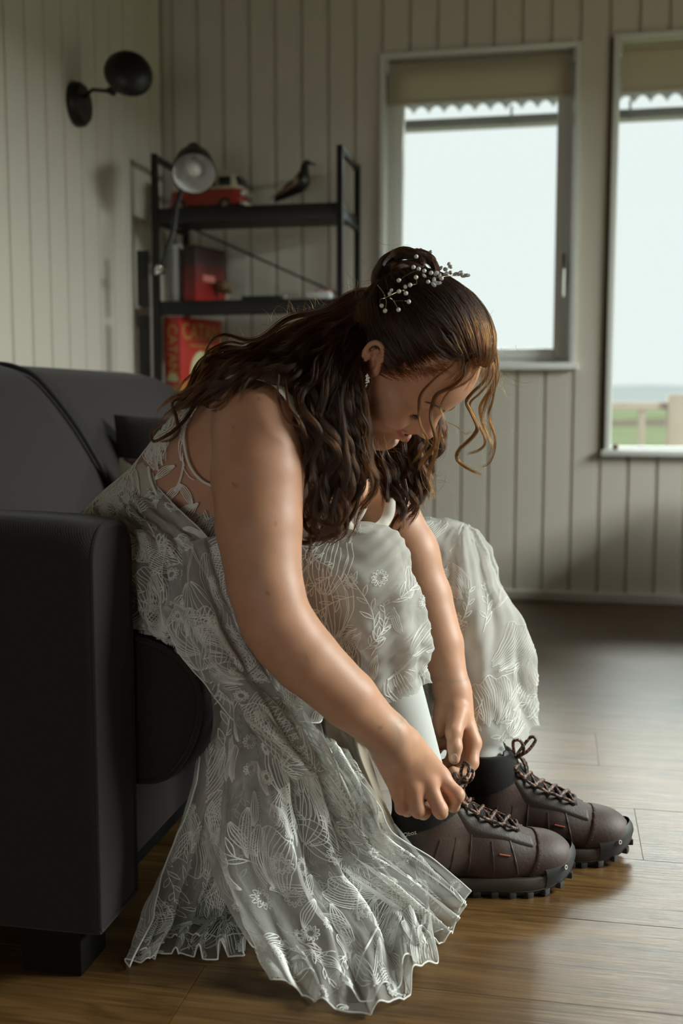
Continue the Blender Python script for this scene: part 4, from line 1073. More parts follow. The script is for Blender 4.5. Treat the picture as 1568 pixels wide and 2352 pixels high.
# ================================================================ HIKING BOOTS
def mat_leather():
    m, nt, N, L = newmat('brown_nubuck')
    out = N.new('ShaderNodeOutputMaterial'); b = N.new('ShaderNodeBsdfPrincipled'); L.new(b.outputs[0], out.inputs[0])
    tc = N.new('ShaderNodeTexCoord'); n = nd(nt, 'ShaderNodeTexNoise', Scale=30., Detail=6., Roughness=.65); L.new(tc.outputs['Object'], n.inputs[0])
    r = N.new('ShaderNodeValToRGB'); L.new(n.outputs[0], r.inputs[0]); e = r.color_ramp.elements
    e[0].position = .3; e[0].color = (.022, .0100, .0055, 1); e[1].position = .72; e[1].color = (.056, .027, .0150, 1)
    v = nd(nt, 'ShaderNodeTexVoronoi', Scale=260.); L.new(tc.outputs['Object'], v.inputs[0])
    vr = nd(nt, 'ShaderNodeMapRange'); vr.inputs[1].default_value = .06; vr.inputs[2].default_value = .16; vr.inputs[3].default_value = .55; vr.inputs[4].default_value = 1; L.new(v.outputs[0], vr.inputs[0])
    sc1 = N.new('ShaderNodeVectorMath'); sc1.operation = 'SCALE'; L.new(r.outputs[0], sc1.inputs[0]); L.new(vr.outputs[0], sc1.inputs['Scale']); L.new(sc1.outputs[0], b.inputs['Base Color'])
    b.inputs['Roughness'].default_value = .62; b.inputs['Sheen Weight'].default_value = .15; b.inputs['Sheen Roughness'].default_value = .4
    n2 = nd(nt, 'ShaderNodeTexNoise', Scale=220., Detail=4.); L.new(tc.outputs['Object'], n2.inputs[0])
    bp = nd(nt, 'ShaderNodeBump', Strength=.35, Distance=.001); L.new(n2.outputs[0], bp.inputs['Height']); L.new(bp.outputs[0], b.inputs['Normal']); return m
M_lea = mat_leather()
M_lea2 = pbsdf('dark_brown_trim', (.028, .016, .011), .6, noise=.2, nscale=60, bump=.2, bscale=300)
M_cuff = mat_fabric('black_knit_collar', (.012, .011, .010), 1500)
M_mid = pbsdf('grey_midsole', (.055, .043, .033), .6, bump=.1, bscale=200)
M_rub = pbsdf('black_rubber', (.010, .009, .008), .55)
M_orange = pbsdf('orange_stitch', (.35, .09, .04), .6)
def mat_lace_cord():
    m, nt, N, L = newmat('speckled_boot_lace')
    out = N.new('ShaderNodeOutputMaterial'); b = N.new('ShaderNodeBsdfPrincipled'); L.new(b.outputs[0], out.inputs[0]); b.inputs['Roughness'].default_value = .6
    tc = N.new('ShaderNodeTexCoord'); v = nd(nt, 'ShaderNodeTexVoronoi', Scale=420.); L.new(tc.outputs['Object'], v.inputs[0])
    sp = N.new('ShaderNodeSeparateColor'); L.new(v.outputs['Color'], sp.inputs[0])
    r = N.new('ShaderNodeValToRGB'); r.color_ramp.interpolation = 'CONSTANT'; L.new(sp.outputs[0], r.inputs[0]); e = r.color_ramp.elements
    e[0].color = (.018, .011, .009, 1); e[1].position = .72; e[1].color = (.26, .11, .065, 1); L.new(r.outputs[0], b.inputs['Base Color']); return m
M_cord = mat_lace_cord()
def boot_field():
    f = Field()
    f.ell((.046, 0, .062), (.046, .037, .050)).cone((.055, 0, .062), (.155, 0, .052), .040, .036, .03)
    f.ell((.195, .0, .045), (.070, .0445, .034), k=.03).ell((.240, .0, .042), (.042, .0375, .030), k=.025)
    f.cone((.082, 0, .118), (.185, 0, .066), .034, .024, .03)
    f.cone((.064, 0, .085), (.052, 0, .158), .041, .043, .03)
    # opening
    f.cone((.052, 0, .150), (.048, 0, .22), .036, .046, .008, 's')
    return f
def region_mesh(f, off, test, lo, hi, h=.0022):
    ax_ = axes(lo, hi, h); D = f.eval(ax_) - off
    X, Y, Z = np.meshgrid(*ax_, indexing='ij'); D = np.maximum(D, test(X, Y, Z)).astype(np.float32)
    P, Fq = surfnet(D, ax_); return smooth_mesh(P, Fq, 2, .5), Fq
BF = boot_field()
lo_, hi_ = (-.012, -.055, .010), (.292, .055, .185)
up_P, up_F = region_mesh(BF, 0, lambda X, Y, Z: .018 - Z, lo_, hi_)
cap_P, cap_F = region_mesh(BF, .0022, lambda X, Y, Z: np.maximum(.016 - Z, .222 - X - .35 * (.075 - Z) ), lo_, hi_)
heelc_P, heelc_F = region_mesh(BF, .0020, lambda X, Y, Z: np.maximum(np.maximum(.016 - Z, X + .9 * Z - .085), Z - .085), lo_, hi_)
coll_P, coll_F = region_mesh(BF, .0030, lambda X, Y, Z: np.maximum(.090 - Z + .40 * X, Z - .172), lo_, hi_)
eye_P, eye_F = region_mesh(BF, .0024, lambda X, Y, Z: np.maximum(np.maximum(np.abs(np.abs(Y) - .026) - .008, .080 - X), np.maximum(X - .215, .062 - Z + .0)), lo_, hi_)
tng_P, tng_F = region_mesh(BF, .0010, lambda X, Y, Z: np.maximum(np.maximum(np.abs(Y) - .019, .09 - X), np.maximum(X - .20, .06 - Z)), lo_, hi_)
def outline(t, side):
    return None
def sole_outline(n=56, grow=0.0):
    P = cr([(-.004, 0), (.004, -.026), (.03, -.036), (.09, -.033), (.135, -.036), (.19, -.048), (.235, -.045), (.268, -.030), (.286, -.004), (.280, .020), (.255, .038), (.21, .045), (.15, .036), (.09, .033), (.03, .036), (.004, .026)], 6, True)
    c = np.array([.14, 0]); return c + (P - c) * (1 + grow)
def spring(x, z): return z + max(0, (x - .205) / .08) ** 1.8 * .020 + max(0, (.03 - x) / .03) ** 2 * .004
def sole_mesh(z0, z1, g0, g1, gm=None):
    O = [sole_outline(grow=g) for g in (g0 - .03, g0, gm if gm is not None else (g0 + g1) / 2, g1, g1 - .03)]
    zs = [z0, z0 + .002, (z0 + z1) / 2, z1 - .002, z1]; n = len(O[0]); V = []
    for o_, z in zip(O, zs): V += [(p[0], p[1], spring(p[0], z)) for p in o_]
    Fc = [(i * n + k, i * n + (k + 1) % n, (i + 1) * n + (k + 1) % n, (i + 1) * n + k) for i in range(4) for k in range(n)]
    Fc += [tuple(range(n))[::-1], tuple(4 * n + k for k in range(n))]
    return MB().add(V, Fc)
EYES = [(.192, .084), (.172, .093), (.152, .104), (.132, .117), (.114, .130), (.100, .146)]
def surf_z(x, y):
    """height of the boot's surface above (x, y)"""
    az = np.arange(.05, .20, .001, dtype=np.float32); D = BF.eval([np.array([x], np.float32), np.array([y], np.float32), az])[0, 0]
    k = np.where(D < 0)[0]; return float(az[k[-1]]) if len(k) else .1
def make_boot(loc, rz, lab, bow, seed, ry=0, size=1.05):
    r_ = random.Random(seed)
    o = empty('hiking_boot'); o.location = loc; o.rotation_euler = (0, ry, rz); o['label'] = lab; o.scale = (size,) * 3
    def part(name, P, Fq, mat, par=None): return obj(name, npmesh(name, P, Fq, mat), par or o)
    up = part('upper', up_P, up_F, M_lea)
    part('toe_cap', cap_P, cap_F, M_lea); part('heel_counter', heelc_P, heelc_F, M_lea2); part('padded_collar', coll_P, coll_F, M_cuff)
    part('eyelet_facing', eye_P, eye_F, M_lea2); part('tongue', tng_P, tng_F, M_cuff)
    ms = sole_mesh(.008, .028, .0, .012, .022).build('midsole', M_mid, o)
    os_ = sole_mesh(.002, .011, -.01, .012).build('outsole', M_rub, o)
    # rubber toe bumper
    m = MB(); O = sole_outline(grow=.014); sel = [p for p in O if p[0] > .225]
    sel = sorted(sel, key=lambda p: math.atan2(p[1], p[0] - .2)); V = []
    for p in sel:
        d = np.array([p[0] - .2, p[1]]); d /= np.linalg.norm(d)
        for z, e in ((.010, .0), (.024, .003), (.038, .001), (.046, -.004)): V.append((p[0] + d[0] * e, p[1] + d[1] * e, spring(p[0], z) * (1 if z < .03 else .9)))
    n = len(sel); m.add(V, [(4 * i + k, 4 * (i + 1) + k, 4 * (i + 1) + k + 1, 4 * i + k + 1) for i in range(n - 1) for k in range(3)])
    m.build('toe_bumper', M_rub, o)
    # lugs
    O = sole_outline(34, .0); L_ = resamp(np.vstack([O, O[:1]]), 27)[:-1]
    for i, p in enumerate(L_):
        d = np.array([p[0] - .14, p[1]]) ; a = math.atan2(p[1] * 3, p[0] - .14)
        Mx = Matrix.Translation((p[0] * .985 + .002, p[1] * .93, spring(p[0], .0035))) @ Matrix.Rotation(a, 4, 'Z')
        MB().obox(Mx, .013, .012, .010, .002).build('lug', M_rub, os_)
    # stitched seams and panel folds along the sides
    m = MB()
    for s_ in (-1, 1):
        for x0, x1 in ((.07, .05), (.095, .085), (.120, .115), (.150, .152), (.178, .188)):
            pts = []
            for t in np.linspace(0, 1, 9):
                x = x0 + (x1 - x0) * t; z = .095 - .060 * t - (.012 if x0 > .14 else 0) * (1 - t)
                ys = np.arange(.0, .06, .001, dtype=np.float32); D = BF.eval([np.array([x], np.float32), ys * s_ if s_ > 0 else -ys[::-1], np.array([z], np.float32)])[0, :, 0]
                k = np.where(D < 0)[0]
                if len(k): pts.append((x, (ys[k[-1]] if s_ > 0 else -ys[::-1][k[0]]) , z))
            if len(pts) > 3: m.tube(cr(pts, 3), .0016, 6)
    m.build('seam_piping', M_lea2, o, kind='stuff')
    # stitches beside the toe cap
    m = MB()
    for s_ in (-1, 1):
        for t in np.linspace(0, 1, 20):
            z = .030 + .045 * t; x = .230 - .35 * (.075 - z) * -1 if False else .222 - .35 * (.075 - z) + .006
            ys = np.arange(.0, .06, .0007, dtype=np.float32); D = BF.eval([np.array([x], np.float32), ys, np.array([z], np.float32)])[0, :, 0]
            k = np.where(D < .0022)[0]
            if len(k): m.ball((x, s_ * ys[k[-1]], z), .0009, 6, (1.6, .6, 1))
    m.build('toe_stitching', pbsdf('brown_thread', (.12, .07, .045), .6) if 'brown_thread' not in MATS else MATS['brown_thread'], o, kind='stuff')
    # laces, criss-cross with eyelets
    pts = {}
    for i, (x, z) in enumerate(EYES):
        for s_ in (-1, 1):
            y = s_ * (.019 + .0010 * i); zz = surf_z(x, y) + .0035; pts[(i, s_)] = np.array([x, y, zz])
            MB().tube([pts[(i, s_)] + (0, s_ * .002, -.002), pts[(i, s_)] + (0, s_ * .002, .0022)], .0040, 10).build('eyelet', M_rub, o)
    for i in range(len(EYES) - 1):
        for s_ in (-1, 1):
            a, b = pts[(i, s_)], pts[(i + 1, -s_)]; mid = (a + b) / 2 + np.array([.004, 0, .006 + .002 * s_ + r_.uniform(0, .002)])
            P = cr([a + (0, s_ * .003, -.002), a + (0, 0, .003), mid, b + (0, 0, .003), b + (0, -s_ * .003, -.002)], 6)
            MB().tube(P, .0028, 8).build('boot_lace', M_cord, o)
            # short slack loops beside the eyelets
        a, b = pts[(i, -1)], pts[(i + 1, -1)]
        MB().tube(cr([a + (0, -.001, .001), (a + b) / 2 + (.001, -.008, .001 + r_.uniform(0, .003)), b + (0, -.001, .001)], 6), .0026, 8).build('boot_lace', M_cord, o)
    a = pts[(0, -1)]; b = pts[(0, 1)]
    MB().tube(cr([a, (a + b) / 2 + (.006, 0, .004), b], 6), .0028, 8).build('boot_lace', M_cord, o)
    top = (pts[(5, -1)] + pts[(5, 1)]) / 2 + np.array([.002, 0, .010])
    if bow:
        m = MB(); m.ball(tuple(top), .006, 10); m.build('lace_knot', M_cord, o)
        for L_ in ([(0, 0, 0), (.012, -.014, .016), (.006, -.018, .034), (-.004, -.010, .030), (-.001, -.002, .006)],
                   [(0, 0, 0), (.010, .008, .012), (.026, .014, .030), (.034, .012, .026), (.020, .004, .010), (.002, 0, .002)],
                   [(0, 0, 0), (.008, -.008, .004), (.016, -.012, -.012), (.014, -.016, -.026)], [(0, 0, 0), (.010, .008, .0), (.020, .014, -.014), (.022, .012, -.030)]):
            MB().tube(cr([top + np.array(p) for p in L_], 7), .0026, 8).build('boot_lace', M_cord, o)
    # side hooks, stitch mark
    for s_ in (-1, 1):
        for dz in (0, .012):
            MB().ball((.075 - dz * .3, s_ * .0405, .128 + dz), .0042, 10, (1, .7, 1)).build('lace_hook', M_chrome if s_ < 0 else M_rub, o)
    MB().tube([(.160, -.0425, .066), (.168, -.0435, .0645), (.176, -.0440, .063)], .0011, 6).build('orange_stitch_mark', M_orange, o)
    M_txt = MATS.get('pale_print') or pbsdf('pale_print', (.42, .40, .36), .5)
    t = text('Oboz', 'collar_lettering', M_txt, o, (.026, -.0445, .106), (PI / 2, math.radians(0), math.radians(-8)), .0085, .0004); t.rotation_euler = (math.radians(88), math.radians(-14), math.radians(-6))
    text('o', 'sole_emblem', M_txt, o, (.262, -.0405, .040), (math.radians(80), 0, math.radians(38)), .014, .0006)
    return under(o)
nb = make_boot((-.250, 1.600, 0), math.radians(20), 'brown hiking boot nearest the camera with its laces being tied', False, 3)
fb = make_boot((-.168, 1.768, 0), math.radians(9), 'brown hiking boot further from the camera with its laces tied in a bow', True, 5)

def under_boot(o, b):
    o.parent = b
    m = Matrix.Translation(b.location) @ b.rotation_euler.to_matrix().to_4x4() @ Matrix.Diagonal((*b.scale, 1)); o.matrix_parent_inverse = m.inverted(); return o
ka = aty(1062, 1800, 1.590)
kn_ = MB(); kn_.ball(tuple(ka), .0075, 12); kn_.ball(tuple(ka + np.array([.004, -.003, .008])), .006, 10)
under_boot(kn_.build('lace_knot', M_cord), nb)
for g in ([(1062, 1800, 1.59), (1058, 1775, 1.60), (1066, 1752, 1.61), (1078, 1765, 1.60), (1070, 1790, 1.59)], [(1062, 1800, 1.59), (1050, 1790, 1.60), (1044, 1776, 1.628)], [(1064, 1800, 1.59), (1052, 1815, 1.56), (1036, 1835, 1.515)],
          [(1064, 1802, 1.59), (1082, 1790, 1.59), (1086, 1772, 1.60), (1072, 1768, 1.60)], [(1062, 1806, 1.59), (1066, 1825, 1.595), (1076, 1842, 1.60)], [(1044, 1776, 1.628), (1020, 1800, 1.60), (1005, 1840, 1.56)]):
    under_boot(MB().tube(cr([aty(*p) for p in g], 8), .0027, 8).build('boot_lace', M_cord), nb)
# ================================================================ THE DRESS
def mat_tulle(name, col, cover, trans=.45, rough=1, mesh_scale=1500.):
    """fine net: part of each spot is thread (diffuse + translucent), the rest is open"""
    m, nt, N, L = newmat(name)
    out = N.new('ShaderNodeOutputMaterial'); d = N.new('ShaderNodeBsdfDiffuse'); d.inputs[0].default_value = (*col, 1)
    t = N.new('ShaderNodeBsdfTranslucent'); t.inputs[0].default_value = (*col, 1)
    mx = N.new('ShaderNodeMixShader'); mx.inputs[0].default_value = trans; L.new(d.outputs[0], mx.inputs[1]); L.new(t.outputs[0], mx.inputs[2])
    tr = N.new('ShaderNodeBsdfTransparent'); m2 = N.new('ShaderNodeMixShader')
    # the net closes up when seen edge-on: real cloth geometry of a fine mesh
    lw = N.new('ShaderNodeLayerWeight'); lw.inputs[0].default_value = .35
    mr = nd(nt, 'ShaderNodeMapRange'); mr.inputs[1].default_value = 0; mr.inputs[2].default_value = 1; mr.inputs[3].default_value = cover; mr.inputs[4].default_value = min(1, cover + .45)
    L.new(lw.outputs['Facing'], mr.inputs[0])
    tc = N.new('ShaderNodeTexCoord'); n = nd(nt, 'ShaderNodeTexNoise', Scale=9., Detail=4.); L.new(tc.outputs['Object'], n.inputs[0])
    ad = N.new('ShaderNodeMath'); ad.operation = 'MULTIPLY_ADD'; ad.inputs[1].default_value = .25; L.new(n.outputs[0], ad.inputs[0]); sb_ = N.new('ShaderNodeMath'); sb_.operation = 'SUBTRACT'; L.new(mr.outputs[0], sb_.inputs[0]); sb_.inputs[1].default_value = .125
    L.new(sb_.outputs[0], ad.inputs[2]); ad.use_clamp = True
    L.new(ad.outputs[0], m2.inputs[0]); L.new(tr.outputs[0], m2.inputs[1]); L.new(mx.outputs[0], m2.inputs[2]); L.new(m2.outputs[0], out.inputs[0])
    return m
WHITE = (.60, .60, .565)
M_tulle = mat_tulle('white_tulle', WHITE, .30)
M_tulle2 = mat_tulle('denser_tulle', WHITE, .48)
M_illus = mat_tulle('illusion_net', (.66, .58, .48), .10)
M_thread = mat_tulle('embroidery_thread', (.82, .83, .79), 1.0, .2)
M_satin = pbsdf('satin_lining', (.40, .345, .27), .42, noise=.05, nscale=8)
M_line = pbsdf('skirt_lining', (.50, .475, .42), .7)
M_legging = pbsdf('white_legging', (.46, .48, .455), .8)
dress = under(obj('dress', None)); dress['label'] = 'white tulle wedding dress embroidered with flowers, gathered over her knees'
dress.location = (0, 0, 0)
def cloth_noise(P, s, seed=0):
    r = np.random.RandomState(seed); out = np.zeros(len(P))
    for i in range(7):
        k = r.normal(size=3) * s * (1.5 ** (i * .5)); out += np.sin(P @ k + r.uniform(0, 6.28)) / (1.35 ** i)
    return out * .35
def normals(P, Fq):
    n = np.cross(P[Fq[:, 2]] - P[Fq[:, 0]], P[Fq[:, 3]] - P[Fq[:, 1]]); N_ = np.zeros_like(P)
    for i in range(4):
        for q_ in range(3): N_[:, q_] += np.bincount(Fq[:, i], n[:, q_], len(P))
    return N_ / (np.linalg.norm(N_, axis=1)[:, None] + 1e-12)
class Sheet:
    """cloth laid through a grid of points, pleated along its length"""
    def __init__(s, rows, nu=150, nv=150, pleats=(), crum=.004, seed=1, px=True, calm=0):
        G = np.array([[aty(*p) if px else np.array(p, float) for p in r] for r in rows])          # rows (t) x cols (s)
        A = np.array([resamp(cr(r, 10), nu) for r in G])                     # refine along s
        Bq = np.array([resamp_par(cr(A[:, j], 14), nv) for j in range(nu)])  # refine along t
        P = Bq.transpose(1, 0, 2)                                            # nv x nu x 3
        s.nu, s.nv = nu, nv
        Fq = np.array([(i * nu + j, i * nu + j + 1, (i + 1) * nu + j + 1, (i + 1) * nu + j) for i in range(nv - 1) for j in range(nu - 1)])
        P = P.reshape(-1, 3); N_ = normals(P, Fq)
        if N_[:, 1].mean() > 0: N_ = -N_
        S_, T_ = np.meshgrid(np.linspace(0, 1, nu), np.linspace(0, 1, nv)); S_ = S_.ravel(); T_ = T_.ravel()
        h = np.zeros(len(P))
        for (fr, amp0, amp1, ph, drift, sharp) in pleats:
            a = np.sin(2 * PI * (fr * (S_ + drift * T_ + .025 * np.sin(5 * T_ + ph)) + ph)); a = np.sign(a) * np.abs(a) ** sharp
            h += a * (amp0 + (amp1 - amp0) * T_)
        h += crum * cloth_noise(P, 22, seed) + crum * .5 * cloth_noise(P, 55, seed + 3)
        if calm: h = h * np.clip(S_ / calm, 0, 1) * np.clip(T_ / calm, 0, 1)
        P = P + N_ * h[:, None]
        P[:, 2] = np.maximum(P[:, 2], .0035)
        s.P, s.F, s.N = P, Fq, normals(P, Fq)
        if s.N[:, 1].mean() > 0: s.N = -s.N
    def mesh(s, name, mat): return npmesh(name, s.P, s.F, mat)
    def at(s, S_, T_, off=.0012):
        """surface points for arrays of parameters"""
        x = np.clip(S_, 0, 1) * (s.nu - 1); y = np.clip(T_, 0, 1) * (s.nv - 1)
        i = np.minimum(x.astype(int), s.nu - 2); j = np.minimum(y.astype(int), s.nv - 2); fx = (x - i)[:, None]; fy = (y - j)[:, None]
        def g(A): return (A[j * s.nu + i] * (1 - fx) * (1 - fy) + A[j * s.nu + i + 1] * fx * (1 - fy) + A[(j + 1) * s.nu + i] * (1 - fx) * fy + A[(j + 1) * s.nu + i + 1] * fx * fy)
        p = g(s.P); n = g(s.N); return p + n * off, n
    def size(s):
        G = s.P.reshape(s.nv, s.nu, 3); return (np.linalg.norm(np.diff(G[s.nv // 2], axis=0), axis=1).sum(), np.linalg.norm(np.diff(G[:, s.nu // 2], axis=0), axis=1).sum())
def resamp_par(P, n):
    t = np.linspace(0, len(P) - 1, n); i = np.arange(len(P)); return np.stack([np.interp(t, i, P[:, k]) for k in range(3)], 1)

# ---- embroidered motifs as polylines in metres, around the origin, pointing up (+y)
def wob(P, a=.0006, seed=0):
    P = np.array(P, float); k = np.arange(len(P)); P[:, 0] += a * np.sin(k * 1.3 + seed); P[:, 1] += a * np.cos(k * 1.7 + seed); return P
def m_tulip(r, sc_=1.0, nl=9):
    L_ = []; H, Wd = .082 * sc_, .030 * sc_
    for i in range(nl):
        a = -1 + 2 * i / (nl - 1); t = np.linspace(0, 1, 14)
        x = a * Wd * np.sin(PI * (t * .72 + .04)) ** .8 * (1 + .12 * math.sin(i * 2.1)); y = H * t * (1 - .12 * abs(a) + .08 * math.sin(i * 1.9)); L_.append(wob(np.c_[x, y], .0005, i))
    for a in (-1.12, 1.12):
        t = np.linspace(0, 1, 14); L_.append(wob(np.c_[a * Wd * np.sin(PI * (t * .70 + .04)) ** .8, H * .97 * t], .0005, a)); 
    t = np.linspace(0, 1, 12)
    L_.append(np.c_[.006 * np.sin(t * 2.5) * sc_, -.06 * t * sc_]); L_.append(np.c_[.006 * np.sin(t * 2.5) * sc_ + .0018, -.06 * t * sc_])
    return L_
def m_aster(r, sc_=1.0):
    L_ = []; n = 11
    for rad, k in ((.013, .45), (.0085, .5)):
        th = np.linspace(0, 2 * PI, n * 4 + 1); rr = rad * sc_ * (1 - k * (np.arange(n * 4 + 1) % 4 == 0) - .12 * (np.arange(n * 4 + 1) % 2)); rr[-1] = rr[0]
        L_.append(np.c_[rr * np.cos(th), rr * np.sin(th)])
    return L_
def m_leaf(r, sc_=1.0, nl=5, bend=.3):
    L_ = []; H = .060 * sc_
    for i in range(nl):
        a = -1 + 2 * i / (nl - 1); t = np.linspace(.06, .96, 14); L_.append(wob(np.c_[a * .0085 * sc_ * np.sin(PI * t) ** .9 + bend * H * t * t, H * t], .0003, i))
    return L_
def m_fan(r, sc_=1.0, nl=16):
    """big striped petal, lines flowing out from a throat"""
    L_ = []; H = .085 * sc_
    for i in range(nl):
        a = i / (nl - 1) - .5; t = np.linspace(.16, 1, 16)
        x = a * .075 * sc_ * t ** .75 + .014 * sc_ * np.sin(2.6 * t + a); y = H * t * (1 - .35 * a * a * 4 * .5) + .004 * np.sin(7 * t + i); L_.append(wob(np.c_[x, y], .0004, i))
    e = np.array([l[-1] for l in L_]); L_.append(cr(e, 3)); return L_
def m_twig(r, sc_=1.0):
    t = np.linspace(0, 1, 16); st = np.c_[.010 * np.sin(3 * t) * sc_, .095 * t * sc_]; L_ = [st]
    for k in range(7):
        b = st[2 + 2 * k]; sd = -1 if k % 2 else 1; ln = (.020 - .0012 * k) * sc_; u_ = np.linspace(0, 1, 7)
        for q_ in (-1, 1): L_.append(np.c_[b[0] + sd * ln * .7 * u_ + q_ * .0024 * np.sin(PI * u_) * sc_, b[1] + ln * u_ + q_ * sd * -.0012 * np.sin(PI * u_)])
    return L_
MOT = [m_tulip, m_aster, m_leaf, m_fan, m_twig, m_aster, m_fan, m_twig, m_aster, m_leaf]
class Thread:
    def __init__(s): s.V = []; s.F = []; s.n = 0
    def line(s, P, N_, w):
        P = np.asarray(P); 
        if len(P) < 2: return
        T_ = np.gradient(P, axis=0); B_ = np.cross(T_, N_); B_ /= (np.linalg.norm(B_, axis=1)[:, None] + 1e-12)
        n = len(P); h = N_ * w * .45
        V = np.stack([P - B_ * w / 2, P + h, P + B_ * w / 2], 1).reshape(-1, 3); s.V.append(V)
        i = np.arange(n - 1) * 3 + s.n
        s.F.append(np.c_[i, i + 3, i + 4, i + 1]); s.F.append(np.c_[i + 1, i + 4, i + 5, i + 2]); s.n += 3 * n
    def mesh(s, name, mat): return npmesh(name, np.vstack(s.V), np.vstack(s.F), mat)
def embroider(name, sh_, par, seed=0, dens=1.0, w=.0011, region=None, off=.0010, scl=1.0, mots=None):
    """scatter motifs over a sheet on a jittered grid"""
    r = random.Random(seed); W_, H_ = sh_.size(); th = Thread(); cell = .047 * scl / math.sqrt(dens); nx, ny = max(1, int(W_ / cell)), max(1, int(H_ / cell)); c = 0
    for j in range(ny):
        for i in range(nx):
            s0 = (i + .5 + r.uniform(-.35, .35)) / nx; t0 = (j + .5 + r.uniform(-.35, .35)) / ny
            if region and not region(s0, t0): continue
            f = r.choice(mots or MOT); ang = r.uniform(-1.2, 1.2) + (PI if r.random() < .4 else 0); sz = r.uniform(.75, 1.2) * scl; ca_, sa_ = math.cos(ang), math.sin(ang); c += 1
            for L_ in f(r, sz):
                L_ = resamp(np.array(L_), max(6, int(len(L_) * 1.3)))
                x = L_[:, 0] * ca_ - L_[:, 1] * sa_; y = L_[:, 0] * sa_ + L_[:, 1] * ca_
                S_ = s0 + x / W_; T_ = t0 + y / H_; ok = (S_ > .004) & (S_ < .996) & (T_ > .004) & (T_ < .996)
                if ok.sum() < 3: continue
                k = np.where(ok)[0]; k = k[(k >= k[0]) & (np.cumsum(~ok)[k] == np.cumsum(~ok)[k[0]])]
                if len(k) < 3: continue
                p, n = sh_.at(S_[k], T_[k], off); th.line(p, n, w * r.uniform(.8, 1.2))
    o = under(obj(name, th.mesh(name, M_thread)), par); o['kind'] = 'stuff'; return o
def hem(sh_, par, edge='b', w=.0022):
    n = 220; u_ = np.linspace(0, 1, n); z = np.zeros(n); o_ = np.ones(n)
    S_, T_ = {'b': (u_, o_), 't': (u_, z), 'l': (z, u_), 'r': (o_, u_)}[edge]
    p, n_ = sh_.at(S_, T_, .0008); m = MB(); m.tube(p, w * .5, 6); return under(obj('hem_edge', m.mesh('hem_edge'), None, M_thread), par)

# ---------------------------------------------------------------- skirt over the near and the far leg, as draped volumes
def drape(name, f, mat, lo, hi, test, folds, h=.0035, par=None):
    ax_ = axes(lo, hi, h); D = f.eval(ax_); X, Y, Z = np.meshgrid(*ax_, indexing='ij')
    D = D + folds(X, Y, Z)
    D = D.astype(np.float32); P, Fq = surfnet(D, ax_); P = smooth_mesh(P, Fq, 2, .5)
    keep = test(P); P, Fq = cull(P, Fq, keep)
    o = under(obj(name, npmesh(name, P, Fq, mat)), par or dress); return o, P, Fq
nk, fk = knN, knF
fN = Field()
n1_, n2_, n3_ = aty(822, 1322, 1.56), aty(872, 1455, 1.57), aty(876, 1640, 1.585)
fN.cone((-.60, 1.56, .52), n1_, .115, .066, .05).cone(n1_, n2_, .066, .062, .04).cone(n2_, n3_, .062, .070, .04)
fN.cone((-.50, 1.52, .47), aty(740, 1600, 1.56), .10, .070, .05)
fF = Field()
fF.cone((-.58, 1.80, .53), fk + (0, 0, .01), .120, .078, .05).cone(fk + (0, 0, .01), aty(1085, 1480, 1.90), .078, .082, .04).cone(aty(1085, 1480, 1.90), aty(1128, 1790, 1.82), .082, .095, .04)
def foldsN(X, Y, Z):
    a = np.arctan2(Y - 1.58, X - (-.26)); r_ = np.clip((.56 - Z) / .2, 0, 1)
    dd = Z * .9 + X * .55
    wr_ = np.clip((X + .40) * 6, 0, 1) * (.0016 * np.sin(dd * 190 + 5 * np.sin(X * 21 + Y * 30) + 3 * np.sin(Z * 33)) + .0012 * np.sin((Z - .6 * X) * 260 + 6 * np.sin(X * 25 + 2)))
    return wr_ + .0045 * np.sin(dd * 95 + 2 * np.sin(X * 14)) * np.clip((X + .45) * 5, 0, 1) * .6 + .006 * np.sin(a * 9 + Z * 14) * r_ + .004 * np.sin(X * 38 + Z * 22)
def foldsF(X, Y, Z):
    a = np.arctan2(Y - 1.95, X - (-.16)); r_ = np.clip((.60 - Z) / .25, 0, 1)
    return .009 * np.sin(a * 8 + Z * 9) * r_ + .003 * np.sin(a * 17 - Z * 12) * r_ + .0014 * np.sin(a * 33 + 4 * np.sin(Z * 25)) + .0012 * np.sin(Z * 150 + X * 60 + 5 * np.sin(X * 28)) + .003 * np.sin(X * 30 + Z * 40)
hemN = lambda P: (P[:, 2] > .330 + .16 * (P[:, 0] + .25) * (P[:, 0] < -.25) + .05 * (P[:, 0] + .25) * (P[:, 0] > -.25) + .006 * np.sin(P[:, 0] * 60) )
hemF = lambda P: P[:, 2] > (.200 + .006 * np.sin(P[:, 0] * 70 + P[:, 1] * 50))
oN, PN, FN = drape('skirt_over_near_knee', fN, M_tulle2, (-.78, 1.38, .27), (-.05, 1.72, .70), hemN, lambda X, Y, Z: foldsN(X, Y, Z) - .004)
oF, PF, FF = drape('skirt_over_far_knee', fF, M_tulle2, (-.74, 1.74, .16), (.06, 2.12, .70), hemF, lambda X, Y, Z: foldsF(X, Y, Z) - .004)
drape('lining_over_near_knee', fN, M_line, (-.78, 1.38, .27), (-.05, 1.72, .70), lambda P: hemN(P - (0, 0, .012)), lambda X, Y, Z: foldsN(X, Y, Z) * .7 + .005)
drape('lining_over_far_knee', fF, M_line, (-.74, 1.74, .16), (.06, 2.12, .70), lambda P: hemF(P - (0, 0, .03)), lambda X, Y, Z: foldsF(X, Y, Z) * .6 + .006)
